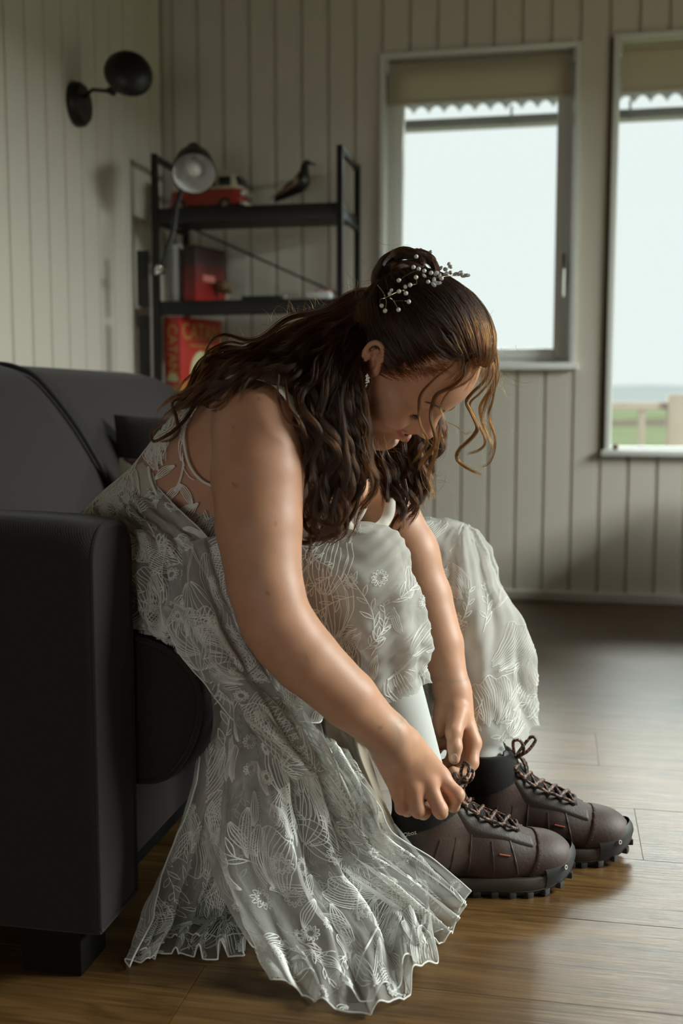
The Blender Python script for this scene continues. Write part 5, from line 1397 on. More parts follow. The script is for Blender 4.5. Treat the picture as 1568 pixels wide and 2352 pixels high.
# embroidery projected on to a draped volume along +y
from mathutils.bvhtree import BVHTree
def project_embroider(name, P, Fq, par, spots, seed, w=.0011, off=.0012, scl=1.0, direction=(0, 1, 0), start=1.2):
    bv = BVHTree.FromPolygons([tuple(p) for p in P], [tuple(f) for f in Fq]); th = Thread(); r = random.Random(seed); dv = Vector(direction).normalized()
    for (x0, z0, f, ang, sz) in spots:
        ca_, sa_ = math.cos(ang), math.sin(ang)
        for L_ in f(r, sz * scl):
            L_ = resamp(np.array(L_), max(7, int(len(L_) * 1.4))); pts, ns = [], []
            def flush():
                if len(pts) > 2: th.line(np.array(pts), np.array(ns), w * r.uniform(.8, 1.2))
                pts.clear(); ns.clear()
            last = None
            for lx_, lz_ in L_:
                x = x0 + lx_ * ca_ - lz_ * sa_; z = z0 + lx_ * sa_ + lz_ * ca_
                hit, nrm, _i, _d = bv.ray_cast(Vector((x, start, z)) , dv)
                if hit is None or (last is not None and (hit - last).length > .02): flush(); last = hit; continue
                if nrm.dot(dv) > 0: nrm = -nrm
                pts.append(tuple(hit + nrm * off)); ns.append(tuple(nrm)); last = hit
            flush()
    if not th.V: return None
    o = under(obj(name, th.mesh(name, M_thread)), par); o['kind'] = 'stuff'; return o
def scatter(x0, x1, z0, z1, seed, cell=.045, scl=1.0, inside=None, mots=None):
    r = random.Random(seed); out = []; nx, nz = int((x1 - x0) / cell) + 1, int((z1 - z0) / cell) + 1
    for i in range(nx):
        for j in range(nz):
            x = x0 + (i + r.uniform(.15, .85)) * cell; z = z0 + (j + r.uniform(.15, .85)) * cell
            if inside and not inside(x, z): continue
            out.append((x, z, r.choice(mots or MOT), r.uniform(-1, 1) + (PI if r.random() < .3 else 0), r.uniform(.6, .95) * scl))
    return out
def pxz(u, v, y): p = aty(u, v, y); return p[0], p[2]
x_, z_ = pxz(765, 1465, 1.49)
spN = [(x_, z_, m_tulip, .12, 1.15)] + scatter(-.66, -.10, .30, .64, 5, .040)
project_embroider('embroidery', PN, FN, oN, spN, 5)
project_embroider('embroidery', PF, FF, oF, scatter(-.30, .05, .18, .60, 9, .055, 1.15, mots=[m_fan, m_leaf, m_tulip, m_fan, m_twig]), 9, start=1.70)
project_embroider('embroidery', PF, FF, oF, scatter(-.30, .05, .18, .60, 19, .055, 1.0), 19, start=2.3, direction=(0, -1, 0))

# ---------------------------------------------------------------- falling tulle: (u, v, depth) control points
def sheetobj(name, rows, mat, seed=1, pleats=(), crum=.004, emb=1.0, nu=150, nv=150, edges='b', w=.0011, scl=1.0, mots=None, kind=None, par=None, calm=0):
    s = Sheet(rows, nu, nv, pleats, crum, seed, calm=calm); o = under(obj(name, s.mesh(name, mat)), par or dress)
    if emb: embroider('embroidery', s, o, seed * 7 + 1, emb, w, scl=scl, mots=mots)
    for e in edges: hem(s, o, e)
    return s
# A. rear folds: from the seat down to the floor beside the sofa
sheetobj('rear_skirt_fall', [
    [(455, 1560, 1.50), (480, 1600, 1.50), (520, 1640, 1.50), (590, 1680, 1.52)],
    [(450, 1760, 1.48), (480, 1790, 1.49), (530, 1800, 1.50), (610, 1830, 1.53)],
    [(400, 1930, 1.44), (450, 1960, 1.46), (520, 1980, 1.50), (610, 2000, 1.54)],
    [(330, 2100, 1.37), (410, 2120, 1.42), (500, 2130, 1.47), (600, 2120, 1.52)],
    [(292, 2222, 1.305), (392, 2205, 1.35), (485, 2222, 1.345), (590, 2190, 1.38)]],
    M_tulle, 3, [(5, .006, .022, .1, .1, .9), (11, .002, .008, .4, -.1, 1)], .006, 1.3, edges='bl')
sheetobj('rear_skirt_underlayer', [
    [(470, 1560, 1.55), (500, 1600, 1.55), (560, 1640, 1.55), (620, 1680, 1.57)],
    [(440, 1800, 1.53), (490, 1830, 1.53), (560, 1850, 1.54), (640, 1850, 1.57)],
    [(380, 2010, 1.46), (450, 2020, 1.50), (560, 2030, 1.54), (660, 2030, 1.57)],
    [(310, 2190, 1.33), (400, 2160, 1.40), (520, 2170, 1.41), (600, 2150, 1.45)]],
    M_tulle, 13, [(6, .004, .016, .6, .1, 1)], .006, .8, edges='b')
# B. the big front panel fanning out on to the floor
frontP = [
    [(488, 1500, 1.40), (520, 1530, 1.39), (560, 1560, 1.39), (610, 1590, 1.40), (660, 1620, 1.42), (700, 1650, 1.44)],
    [(505, 1640, 1.39), (550, 1670, 1.37), (600, 1690, 1.37), (660, 1710, 1.39), (730, 1740, 1.43), (790, 1770, 1.46)],
    [(478, 1800, 1.40), (540, 1820, 1.37), (610, 1840, 1.37), (690, 1860, 1.41), (780, 1880, 1.47), (865, 1895, 1.52)],
    [(478, 1960, 1.40), (540, 1990, 1.36), (630, 2010, 1.36), (730, 2020, 1.42), (840, 2010, 1.49), (930, 1990, 1.56)],
    [(545, 2107, 1.37), (590, 2150, 1.33), (690, 2160, 1.34), (800, 2150, 1.38), (900, 2100, 1.46), (975, 2060, 1.53)],
    [(600, 2200, 1.325), (665, 2258, 1.285), (745, 2310, 1.265), (850, 2335, 1.255), (940, 2262, 1.31), (1006, 2161, 1.39)]]
sheetobj('front_skirt_panel', frontP, M_tulle, 21, [(4.5, .010, .014, .15, .12, .85), (9, .003, .006, .3, -.1, 1)], .005, 1.3, 200, 200, edges='b', w=.0013, scl=1.1)
und = [[(u + 8, v - 6, y + .035) for (u, v, y) in r] for r in frontP]; und[-1] = [(620, 2185, 1.34), (680, 2225, 1.31), (760, 2270, 1.29), (850, 2290, 1.285), (930, 2225, 1.34), (985, 2150, 1.40)]
sheetobj('front_skirt_underlayer', und, M_tulle, 22, [(5.5, .008, .012, .5, -.1, .9)], .006, .9, 170, 170, edges='b')
# C. right hand panel running along the boot
sheetobj('boot_side_panel', [
    [(690, 1655, 1.455), (720, 1690, 1.46), (760, 1700, 1.48), (800, 1740, 1.50)],
    [(720, 1800, 1.455), (780, 1800, 1.47), (830, 1810, 1.50), (872, 1850, 1.53)],
    [(740, 1930, 1.46), (820, 1930, 1.49), (870, 1920, 1.51), (902, 1905, 1.535)],
    [(830, 2020, 1.46), (900, 2010, 1.50), (960, 1990, 1.53), (1000, 1975, 1.545)],
    [(990, 2128, 1.465), (1020, 2140, 1.47), (1052, 2110, 1.50), (1077, 2050, 1.535)]],
    M_tulle, 31, [(3.5, .008, .010, .3, .1, .9), (8, .002, .004, .3, -.1, 1)], .005, 1.4, edges='br')
sheetobj('lower_side_underlayer', [
    [(760, 1960, 1.52), (850, 1930, 1.53), (905, 1890, 1.55)],
    [(840, 2060, 1.50), (930, 2030, 1.53), (985, 1985, 1.555)],
    [(960, 2165, 1.43), (1030, 2150, 1.46), (1060, 2070, 1.535)]],
    M_tulle, 32, [(4, .004, .008, .3, .1, 1)], .005, .9, 100, 100, edges='b')
# D. the twisted roll of gathered tulle that runs down from her lap
sheetobj('gathered_roll', [
    [(385, 1330, 1.425), (415, 1260, 1.40), (470, 1235, 1.40), (540, 1225, 1.44)],
    [(385, 1400, 1.415), (420, 1370, 1.385), (480, 1340, 1.385), (560, 1330, 1.44)],
    [(412, 1478, 1.40), (450, 1450, 1.375), (510, 1450, 1.375), (590, 1470, 1.44)],
    [(445, 1540, 1.39), (500, 1520, 1.365), (555, 1530, 1.365), (620, 1560, 1.42)],
    [(495, 1600, 1.385), (550, 1590, 1.36), (600, 1590, 1.365), (650, 1640, 1.42)],
    [(560, 1680, 1.385), (610, 1670, 1.365), (650, 1680, 1.375), (700, 1720, 1.43)],
    [(660, 1800, 1.40), (690, 1780, 1.39), (720, 1780, 1.40), (750, 1800, 1.45)]],
    M_tulle2, 41, [(2.2, .008, .008, .1, .3, .9), (6, .003, .003, .3, -.2, 1)], .006, 1.7, 110, 190, edges='lr', mots=[m_fan, m_leaf, m_tulip, m_aster, m_fan])
# E. folded tulle under the near arm, over the seat edge
sheetobj('lap_fold', [
    [(318, 1400, 1.45), (400, 1440, 1.43), (480, 1440, 1.42), (560, 1440, 1.42), (640, 1470, 1.44)],
    [(318, 1440, 1.44), (400, 1490, 1.42), (480, 1510, 1.40), (570, 1520, 1.40), (670, 1560, 1.44)],
    [(322, 1466, 1.425), (400, 1492, 1.415), (470, 1560, 1.405), (590, 1620, 1.405), (720, 1655, 1.46)]],
    M_tulle2, 51, [(7, .004, .008, .1, .5, .9)], .008, 1.6, 150, 60, edges='b')
sheetobj('cuffed_fold', [
    [(590, 1480, 1.43), (640, 1520, 1.42), (700, 1560, 1.44), (760, 1600, 1.48), (800, 1625, 1.52)],
    [(585, 1560, 1.42), (630, 1590, 1.41), (700, 1610, 1.43), (770, 1625, 1.48), (820, 1640, 1.53)],
    [(600, 1600, 1.42), (650, 1660, 1.42), (700, 1655, 1.44), (750, 1642, 1.48), (800, 1640, 1.53)]],
    M_tulle2, 52, [(3, .004, .006, .1, .2, .9)], .005, 2.0, 120, 60, edges='b', mots=[m_fan, m_leaf])
# F. skirt spread on the sofa behind her
back_rows = [
    [(352, 1068, 1.60), (310, 1085, 1.62), (250, 1125, 1.66), (185, 1178, 1.68)],
    [(350, 1100, 1.52), (300, 1120, 1.54), (240, 1150, 1.57), (178, 1190, 1.58)],
    [(400, 1160, 1.46), (330, 1180, 1.46), (250, 1190, 1.48), (180, 1215, 1.50)],
    [(480, 1240, 1.435), (380, 1240, 1.425), (300, 1240, 1.43), (220, 1250, 1.45)],
    [(530, 1340, 1.43), (400, 1330, 1.415), (310, 1330, 1.42), (230, 1320, 1.45)],
    [(560, 1440, 1.43), (430, 1430, 1.42), (320, 1420, 1.42), (240, 1400, 1.46)],
    [(600, 1500, 1.44), (450, 1490, 1.43), (330, 1465, 1.43), (250, 1450, 1.47)]]
sheetobj('skirt_over_hip', back_rows, M_tulle2, 61, [(6, .003, .009, .1, .35, .9), (13, .001, .004, .3, -.2, 1)], .010, 1.5, 190, 190, edges='l', calm=.18, scl=1.15, w=.0016, mots=[m_fan, m_leaf, m_twig, m_aster, m_tulip])
sheetobj('hip_lining', [[(u, v + 4, y + .012) for (u, v, y) in r] for r in back_rows], M_line, 62, [(6, .003, .009, .1, .35, .9)], .008, 0, 90, 90, edges='')
# G. satin lining hanging behind the near shin and in front of the seat
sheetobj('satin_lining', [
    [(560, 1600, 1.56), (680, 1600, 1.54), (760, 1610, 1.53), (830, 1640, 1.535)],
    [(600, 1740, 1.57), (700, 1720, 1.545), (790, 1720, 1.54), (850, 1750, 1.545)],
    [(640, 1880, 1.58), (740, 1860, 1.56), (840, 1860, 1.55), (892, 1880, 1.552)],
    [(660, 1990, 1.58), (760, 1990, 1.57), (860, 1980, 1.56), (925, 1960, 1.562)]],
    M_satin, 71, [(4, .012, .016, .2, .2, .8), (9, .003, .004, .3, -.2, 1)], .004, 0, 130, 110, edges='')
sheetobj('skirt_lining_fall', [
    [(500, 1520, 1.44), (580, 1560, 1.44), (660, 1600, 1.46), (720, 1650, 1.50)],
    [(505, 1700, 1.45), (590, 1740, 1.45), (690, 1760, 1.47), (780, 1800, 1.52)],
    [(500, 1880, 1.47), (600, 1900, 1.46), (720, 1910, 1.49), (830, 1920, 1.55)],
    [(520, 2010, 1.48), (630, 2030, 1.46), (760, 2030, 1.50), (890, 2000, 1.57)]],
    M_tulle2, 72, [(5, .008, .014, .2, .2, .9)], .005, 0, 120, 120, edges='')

# ---------------------------------------------------------------- bodice, waist seam, straps
TORSO = Field(); TORSO.ops = [o for o in B.ops[:9]]
def poly_in(px_, poly, y):
    A = np.array([pxz(u, v, y) for u, v in poly]); x, z = px_[:, 0], px_[:, 2]; ins = np.zeros(len(px_), bool); j = len(A) - 1
    for i in range(len(A)):
        c = ((A[i, 1] > z) != (A[j, 1] > z)) & (x < (A[j, 0] - A[i, 0]) * (z - A[i, 1]) / (A[j, 1] - A[i, 1] + 1e-12) + A[i, 0]); ins ^= c; j = i
    return ins
ax_ = axes((-.80, 1.42, .44), (-.24, 1.86, .86), .003); DT = TORSO.eval(ax_) - .006
Pt, Ft = surfnet(DT, ax_); Pt = smooth_mesh(Pt, Ft, 2, .5)
Ps, Fs = surfnet(B.eval(ax_) - .0045, ax_); Ps = smooth_mesh(Ps, Fs, 2, .5)   # over the whole body, arms included
sidePoly = [(60, 1420), (60, 1180), (300, 1010), (360, 960), (420, 905), (476, 905), (446, 945), (430, 985), (428, 1020), (440, 1070), (466, 1102), (485, 1170), (520, 1290), (540, 1420)]
frontPoly = [(650, 1120), (690, 1060), (708, 1000), (720, 1040), (740, 1120), (770, 1180), (800, 1212), (850, 1212), (1000, 1120), (1000, 1500), (600, 1500)]
kp = poly_in(Pt, frontPoly, 1.50)
kp &= ~((Pt[:, 0] > -.38) & (np.abs(Pt[:, 1] - 1.63) < .055 * np.clip((Pt[:, 2] - .585) / .08, 0, 1)) & (Pt[:, 2] > .585))
Pf, Ff = cull(Pt, Ft, kp); Pb, Fb = cull(Ps, Fs, poly_in(Ps, sidePoly, 1.50))
bod = under(obj('bodice', npmesh('bodice', Pb, Fb, M_illus)), dress)
spb = scatter(-.72, -.40, .50, .80, 23, .030, .80, inside=lambda x, z: True, mots=[m_fan, m_leaf, m_tulip, m_leaf, m_fan])
project_embroider('embroidery', Pb, Fb, bod, spb, 23, w=.0015)
under(obj('bodice_front', npmesh('bodice_front', Pf, Ff, M_line)), bod)
# lining of the lower bodice
kl = poly_in(Ps, [(60, 1420), (60, 1180), (300, 1060), (352, 1085), (400, 1180), (480, 1250), (560, 1330), (560, 1420)], 1.50)
Pl, Fl = cull(Ps - normals(Ps, Fs) * .0018, Fs, kl); under(obj('bodice_lining', npmesh('bodice_lining', Pl, Fl, M_line)), bod)
bvT = BVHTree.FromPolygons([tuple(p) for p in Ps], [tuple(f) for f in Fs])
def onT(u, v, off=.002, y0=1.2):
    o_ = Vector(aty(u, v, y0)); d = Vector(ray(u, v)).normalized(); h_, n_, i_, dd = bvT.ray_cast(o_, d)
    if h_ is None:
        h_, n_, i_, dd = bvT.find_nearest(Vector(aty(u, v, 1.52)))
    if n_.dot(d) > 0: n_ = -n_
    return np.array(h_ + n_ * off)
def band(name, pts, w, mat, par, off=.003, embw=0):
    C_ = resamp(cr([onT(u, v, off) for u, v in pts], 6), 60); hit = [bvT.find_nearest(Vector(c)) for c in C_]
    N_ = np.array([tuple(h[1]) for h in hit]); C_ = np.array([tuple(h[0]) for h in hit]) + N_ * (off + .001); N_ = smooth_arr(N_); C_ = smooth_arr(C_)
    T_ = np.gradient(C_, axis=0); B_ = np.cross(T_, N_); B_ /= np.linalg.norm(B_, axis=1)[:, None]
    wv = np.interp(np.linspace(0, 1, 60), np.linspace(0, 1, len(w)), w)[:, None]; V = []
    for k in range(5): V.append(C_ + B_ * wv * (k / 4 - .5) - N_ * (.0012 * (k in (0, 4))))
    V = np.stack(V, 1).reshape(-1, 3); Fq = np.array([(5 * i + k, 5 * i + k + 1, 5 * i + k + 6, 5 * i + k + 5) for i in range(59) for k in range(4)])
    return under(obj(name, npmesh(name, V, Fq, mat)), par), C_, B_, N_, wv
def smooth_arr(A, it=4):
    for _ in range(it): A = np.vstack([A[:1], (A[:-2] + A[1:-1] * 2 + A[2:]) / 4, A[-1:]])
    return A
M_strap = mat_tulle('strap_lace', (.70, .68, .60), .9, .2)
band('shoulder_strap', [(432, 935), (470, 895), (520, 878), (575, 872), (625, 885), (655, 915), (682, 965), (700, 1010)], [.020, .014, .012, .016, .020, .022], M_strap, bod, .006)
m = MB(); wl_ = [onT(u, v, .004) for u, v in ((346, 1075), (352, 1110), (378, 1165), (420, 1210), (470, 1250), (530, 1285))]; m.tube(resamp(cr(wl_, 6), 40), .0022, 8)
under(obj('waist_seam', m.mesh('waist_seam'), None, M_thread), bod)
m = MB(); al = [onT(u, v, .005) for u, v in ((476, 905), (446, 945), (430, 985), (428, 1020), (440, 1070), (470, 1105), (510, 1128))]; m.tube(resamp(cr(al, 6), 50), .0020, 8)
under(obj('armhole_edge', m.mesh('armhole_edge'), None, M_thread), bod)

# front neckline: white cup edges meeting the V
def ribbonmesh(name, A, B2, mat, par, n=40, bulge=.004):
    A = resamp(cr([aty(*p) for p in A], 8), n); B2 = resamp(cr([aty(*p) for p in B2], 8), n); V = []
    for k in range(7):
        t = k / 6; V.append(A * (1 - t) + B2 * t + np.array([.35, -.9, 0]) * bulge * math.sin(PI * t))
    V = np.stack(V, 1).reshape(-1, 3) + (cloth_noise(np.stack(V, 1).reshape(-1, 3), 90, 5) * .0030)[:, None] * np.array([.3, -1, .2])
    Fq = np.array([(7 * i + k, 7 * i + k + 1, 7 * i + k + 8, 7 * i + k + 7) for i in range(n - 1) for k in range(6)])
    return under(obj(name, npmesh(name, V, Fq, mat)), par)
ribbonmesh('neckline_edge', [(688, 1252, 1.53), (730, 1235, 1.52), (770, 1205, 1.515), (796, 1185, 1.52), (812, 1204, 1.535), (845, 1208, 1.56), (872, 1192, 1.60), (884, 1158, 1.63), (900, 1120, 1.66)],
           [(690, 1285, 1.52), (735, 1262, 1.51), (775, 1232, 1.505), (800, 1215, 1.51), (820, 1222, 1.525), (850, 1226, 1.55), (884, 1216, 1.585), (906, 1180, 1.62), (908, 1122, 1.66)], M_strap, bod, 60, .005)

# ---------------------------------------------------------------- leggings
def leg_shell(name, ops_from, z0, z1, ang):
    pass
LG = Field()
for kn, an in ((knN, anN), (knF, anF)):
    mid = kn * .66 + an * .34 + np.array([-.012, 0, 0]); LG.chain([kn, mid, an], [.058, .054, .0385], .02).cone(an, an + np.array([.004, 0, -.03]), .0385, .037, .01)
ax_ = axes((-.42, 1.48, .09), (.02, 2.03, .60), .004); Pg, Fg = surfnet(LG.eval(ax_) - .003, ax_); Pg = smooth_mesh(Pg, Fg, 2)
for sgn in (0, 1):
    Pq, Fqq = cull(Pg, Fg, (Pg[:, 1] > 1.70 + (Pg[:, 2] > .3) * .04) == bool(sgn)); under(obj('legging', npmesh('legging', Pq, Fqq, M_legging)), dress)
# ================================================================ HAIR
def proj(P):
    P = np.asarray(P, float) - C0; x = P[..., 0] * cy_ + P[..., 1] * sy_; y = -P[..., 0] * sy_ + P[..., 1] * cy_; z = P[..., 2]
    y2 = y * cp - z * sp_; z2 = y * sp_ + z * cp; return 784 + F_PX * x / y2, 1176 - F_PX * z2 / y2
def mat_hair(name, mel, red, rough=.32, rr=.35):
    m, nt, N, L = newmat(name)
    out = N.new('ShaderNodeOutputMaterial'); b = N.new('ShaderNodeBsdfHairPrincipled'); b.parametrization = 'MELANIN'
    b.inputs['Melanin'].default_value = mel; b.inputs['Melanin Redness'].default_value = red
    b.inputs['Roughness'].default_value = rough; b.inputs['Radial Roughness'].default_value = rr
    b.inputs['Random Color'].default_value = .35; b.inputs['Random Roughness'].default_value = .2
    L.new(b.outputs[0], out.inputs[0]); return m
M_hair = mat_hair('brown_hair', .74, .48); M_hairL = mat_hair('light_brown_hair', .54, .45)
M_cap = pbsdf('scalp_hair_base', (.030, .017, .010), .6)
class Hair:
    def __init__(s): s.P = []; s.R = []; s.n = []
    def strand(s, P, r0, r1=None):
        n = len(P); s.P.append(P); t = np.linspace(0, 1, n); s.R.append(r0 * (1 - t ** 2.5 * .75)); s.n.append(n)
    def many(s, P, r0):
        n, m_ = P.shape[:2]; s.P.append(P.reshape(-1, 3)); s.R.append((r0[:, None] * (1 - np.linspace(0, 1, m_) ** 2.5 * .75)).ravel()); s.n += [m_] * n
    def build(s, name, mat, par):
        c = bpy.data.hair_curves.new(name); c.add_curves(s.n)
        c.points.foreach_set('position', np.vstack(s.P).astype(np.float32).ravel())
        a = c.attributes.get('radius') or c.attributes.new('radius', 'FLOAT', 'POINT'); a.data.foreach_set('value', np.concatenate(s.R).astype(np.float32))
        c.materials.append(mat); o = bpy.data.objects.new(name, c); COL.objects.link(o); under(o, par); o['kind'] = 'stuff'; return o
hr = np.random.RandomState(5)
def frames(P):
    T_ = np.gradient(P, axis=0); T_ /= np.linalg.norm(T_, axis=1)[:, None] + 1e-12; ref = np.array([.2, -1., .3]); A = np.cross(T_, ref); A /= np.linalg.norm(A, axis=1)[:, None] + 1e-12
    return T_, A, np.cross(T_, A)
def lock(H, G, n, w0, w1, wave=.0, wl=.07, curl=0., r0=.00032, npts=26, flat=.6, ph=None, fly=.0, tipvar=.15):
    """a lock of n strands round the guide G: w0/w1 lock radius at root/tip, wave = amplitude of the S-wave"""
    G = resamp(G, npts * 2); L_ = np.r_[0, np.cumsum(np.linalg.norm(np.diff(G, axis=0), axis=1))]; T_, A, B_ = frames(G)
    t = L_ / L_[-1]; ph = hr.uniform(0, 6.28) if ph is None else ph
    amp = wave * np.clip(t * 2.2, 0, 1); th = 2 * PI * L_ / wl + ph
    G2 = G + A * (amp * np.sin(th))[:, None] + B_ * (amp * .6 * np.cos(th * 1.0))[:, None]
    T_, A, B_ = frames(G2); m_ = len(t)
    a = hr.uniform(0, 6.28, (n, 1)); rr = np.sqrt(hr.uniform(0, 1, (n, 1))); tw = hr.uniform(-1.2, 1.2, (n, 1))
    w = (w0 + (w1 - w0) * t) * (np.sin(PI * (.12 + .82 * t)) ** .6 if w1 < w0 else 1); ang = a + tw * t
    P = G2[None] + A[None] * (rr * w * np.cos(ang))[..., None] + B_[None] * (rr * w * flat * np.sin(ang))[..., None]
    nz = np.cumsum(hr.normal(size=(n, 4, 3)), axis=1) * .0007 * (1 + fly * 6); x = t * 2.999; k0 = x.astype(int); f = (x - k0)[None, :, None]
    P = P + (nz[:, k0] * (1 - f) + nz[:, k0 + 1] * f) * t[None, :, None]
    end = 1 - hr.uniform(0, tipvar, (n, 1)); x = end * np.linspace(0, 1, npts)[None] * (m_ - 1.001); k0 = x.astype(int); f = (x - k0)[..., None]; ii = np.arange(n)[:, None]
    H.many(P[ii, k0] * (1 - f) + P[ii, k0 + 1] * f, r0 * hr.uniform(.7, 1.25, n))
def px3(L_): return np.array([aty(*p) for p in L_])
def blend(guides, f):
    i = min(int(f), len(guides) - 2); a = f - i; return guides[i] * (1 - a) + guides[i + 1] * a
def mass(H, guides, nl, ns, w0, w1, wave, wl, jit=.008, cut=(.75, 1.), depth=.02, lift=.0, r0=.00032, npts=26):
    G = [resamp(cr(px3(g), 8), 60) for g in guides]
    for k in range(nl):
        f = hr.uniform(0, len(G) - 1.001); g = blend(G, f).copy(); e = hr.uniform(*cut); g = resamp(g[:int(60 * e)], 60)
        t = np.linspace(0, 1, 60)[:, None]; g += hr.normal(size=3) * jit * np.array([1, .6, 1]) * (.25 + t); g += np.array([0, hr.uniform(-1, 1) * depth, 0]) * (.4 + .6 * t)
        lock(H, g, ns, w0 * hr.uniform(.6, 1.2), w1 * hr.uniform(.5, 1.3), wave * hr.uniform(.5, 1.3), wl * hr.uniform(.8, 1.3), r0=r0, npts=npts)

hc_ = np.array([-.086, 0, .146]); hrad = np.array([.094, .074, .082])
def hairpoly_test(Pw):
    u, v = proj(Pw); poly = [(600, 400), (1300, 400), (1300, 790), (1128, 838), (1108, 838), (1075, 828), (1040, 820), (1008, 830), (975, 842), (940, 856), (905, 864), (884, 850), (880, 815), (868, 790), (845, 790), (832, 830), (840, 880), (845, 930), (600, 960)]
    ins = np.zeros(u.shape, bool); j = len(poly) - 1
    for i in range(len(poly)):
        a, b = poly[i], poly[j]; ins ^= ((a[1] > v) != (b[1] > v)) & (u < (b[0] - a[0]) * (v - a[1]) / (b[1] - a[1] + 1e-12) + a[0]); j = i
    return ins
def in_hair(pl):
    q_ = pl.copy(); q_[:, 1] = -np.abs(q_[:, 1]); return hairpoly_test(HO + q_ @ HM)
# dark base under the strands
th_, ph_ = np.meshgrid(np.linspace(0, PI, 60), np.linspace(0, 2 * PI, 90), indexing='ij')
Dn = np.stack([np.sin(th_) * np.cos(ph_), np.sin(th_) * np.sin(ph_), np.cos(th_)], -1).reshape(-1, 3)
Pc = hc_ + Dn * (hrad + np.array([.0025, .0025, .0030])); Fc_ = np.array([(i * 90 + j, (i + 1) * 90 + j, (i + 1) * 90 + (j + 1) % 90, i * 90 + (j + 1) % 90) for i in range(59) for j in range(90)])
Pcu, Fcu = cull(HO + Pc @ HM, Fc_, in_hair(Pc) & in_hair(Pc + np.array([.008, 0, -.007]))); hair = under(obj('hair', npmesh('hair_base', Pcu, Fcu, M_cap)))
hair['label'] = 'long wavy brown hair, half pinned up in a bun'
# crown: combed back from the hairline to the bun
bunL = (aty(918, 655, 1.57) - HO) @ HM.T; bd_ = (bunL - hc_) / hrad; bd_ /= np.linalg.norm(bd_)
H1 = Hair(); cnt = 0
rng = np.random.RandomState(3)
Dall = rng.normal(size=(42000, 3)); Dall /= np.linalg.norm(Dall, axis=1)[:, None]
ok = in_hair(hc_ + Dall * hrad + rng.normal(size=Dall.shape) * .0042) & (Dall @ bd_ < .93); Dall = Dall[ok][:12000]
clump = rng.normal(size=(260, 3)); clump /= np.linalg.norm(clump, axis=1)[:, None]
ci = np.argmax(Dall @ clump.T, axis=1); cl_w = rng.uniform(-1, 1, (260, 3)); cl_l = rng.uniform(0, 1, 260)
for d, c in zip(Dall, ci):
    om = math.acos(np.clip(d @ bd_, -1, 1)); n = 18; t = np.linspace(0, 1, n)[:, None]
    # gather: strands of a clump run together; a slight sweep keeps the temples falling backwards
    q_ = (np.sin((1 - t) * om) * d + np.sin(t * om) * bd_) / math.sin(om)
    bw_ = .75 * np.clip(d[2], 0, 1) * np.clip(d[0] + .5, 0, 1)
    q_ = q_ + np.sin(PI * t ** .8) * (np.array([.15 * bw_, (-.35 if d[1] < .25 else .35) * bw_, -bw_ - (.06 if d[2] < .2 else 0)]) + cl_w[c] * .085 + rng.normal(size=3) * .018); q_ /= np.linalg.norm(q_, axis=1)[:, None]
    fr_ = np.clip(q_[:, :1] * .9 + q_[:, 2:] * .5, 0, 1)
    lift = .0052 + (.008 + .014 * fr_) * np.sin(PI * np.clip(t * 1.05, 0, 1)) ** .8 * (.6 + .4 * cl_l[c]) + .0012 * np.sin(t * 16 + c)
    lift = lift * np.clip(t * 8 + rng.uniform(.15, .8), 0, 1) + rng.uniform(-.0012, .003)
    P = hc_ + q_ * (hrad + lift); P = P + rng.normal(size=3) * .0006
    H1.strand(HO + P @ HM, .00034 * rng.uniform(.7, 1.2))
# wisps at the forehead and temple hairline
H1.build('crown_hair', M_hair, hair)
# bun
H2 = Hair(); bc = aty(928, 640, 1.565)
m = MB(); m.ball(tuple(aty(935, 645, 1.585)), .030, 20, (1.25, .8, 1.0)); under(obj('bun_base', m.mesh('bun_base'), None, M_cap), hair)
U_ = np.array([cy_, sy_, 0]); V_ = np.array([0, 0, 1.]); W2 = np.cross(U_, V_)
def arc(cx, cy, rx, ry, a0, a1, dy, tilt=0, n=30):
    a = np.linspace(a0, a1, n); c = aty(cx, cy, 1.555 + dy); s_ = 1 / 1590.
    return c + (np.cos(a) * rx * s_)[:, None] * U_ + (np.sin(a) * ry * s_)[:, None] * V_ + (np.sin(a + tilt) * .010)[:, None] * np.array([0, 1, 0])
for (cx, cy, rx, ry, a0, a1, dy, tl, n, w) in (
    (918, 632, 52, 44, 3.6, -.3, .0, 0, 260, .0055), (930, 628, 62, 50, 2.9, .2, .012, 1, 240, .006), (915, 640, 40, 34, 4.2, -.2, -.006, .5, 200, .0055),
    (925, 645, 34, 26, 3.4, -2.2, -.012, 1, 200, .005), (945, 625, 52, 42, 2.4, -1.4, .010, 2, 260, .006), (960, 632, 42, 44, 1.9, -1.5, .004, .4, 220, .006),
    (900, 640, 36, 44, 4.5, .8, .004, 2.5, 220, .0055), (935, 655, 58, 22, 3.3, 6.2, -.010, 1.4, 240, .0055), (925, 610, 44, 30, 3.2, -.1, -.008, .6, 200, .005),
    (940, 650, 44, 36, 0, 6.0, .0, 2.8, 260, .007), (930, 640, 26, 22, 0, 6.0, -.012, 1.8, 200, .007), (905, 655, 34, 26, 2.0, 5.2, -.004, .8, 200, .0055), (880, 655, 20, 26, 1.2, 5.0, .0, .3, 90, .0025)):
    lock(H2, arc(cx, cy, rx, ry, a0, a1, dy, tl), n, w, w * .8, .0015, .05, npts=22, flat=.8)
lock(H2, cr(px3([(985, 640, 1.57), (1000, 600, 1.565), (985, 582, 1.56), (960, 574, 1.56), (925, 580, 1.56)]), 8), 26, .0016, .0016, 0, npts=20)
H2.build('bun_hair', M_hair, hair)
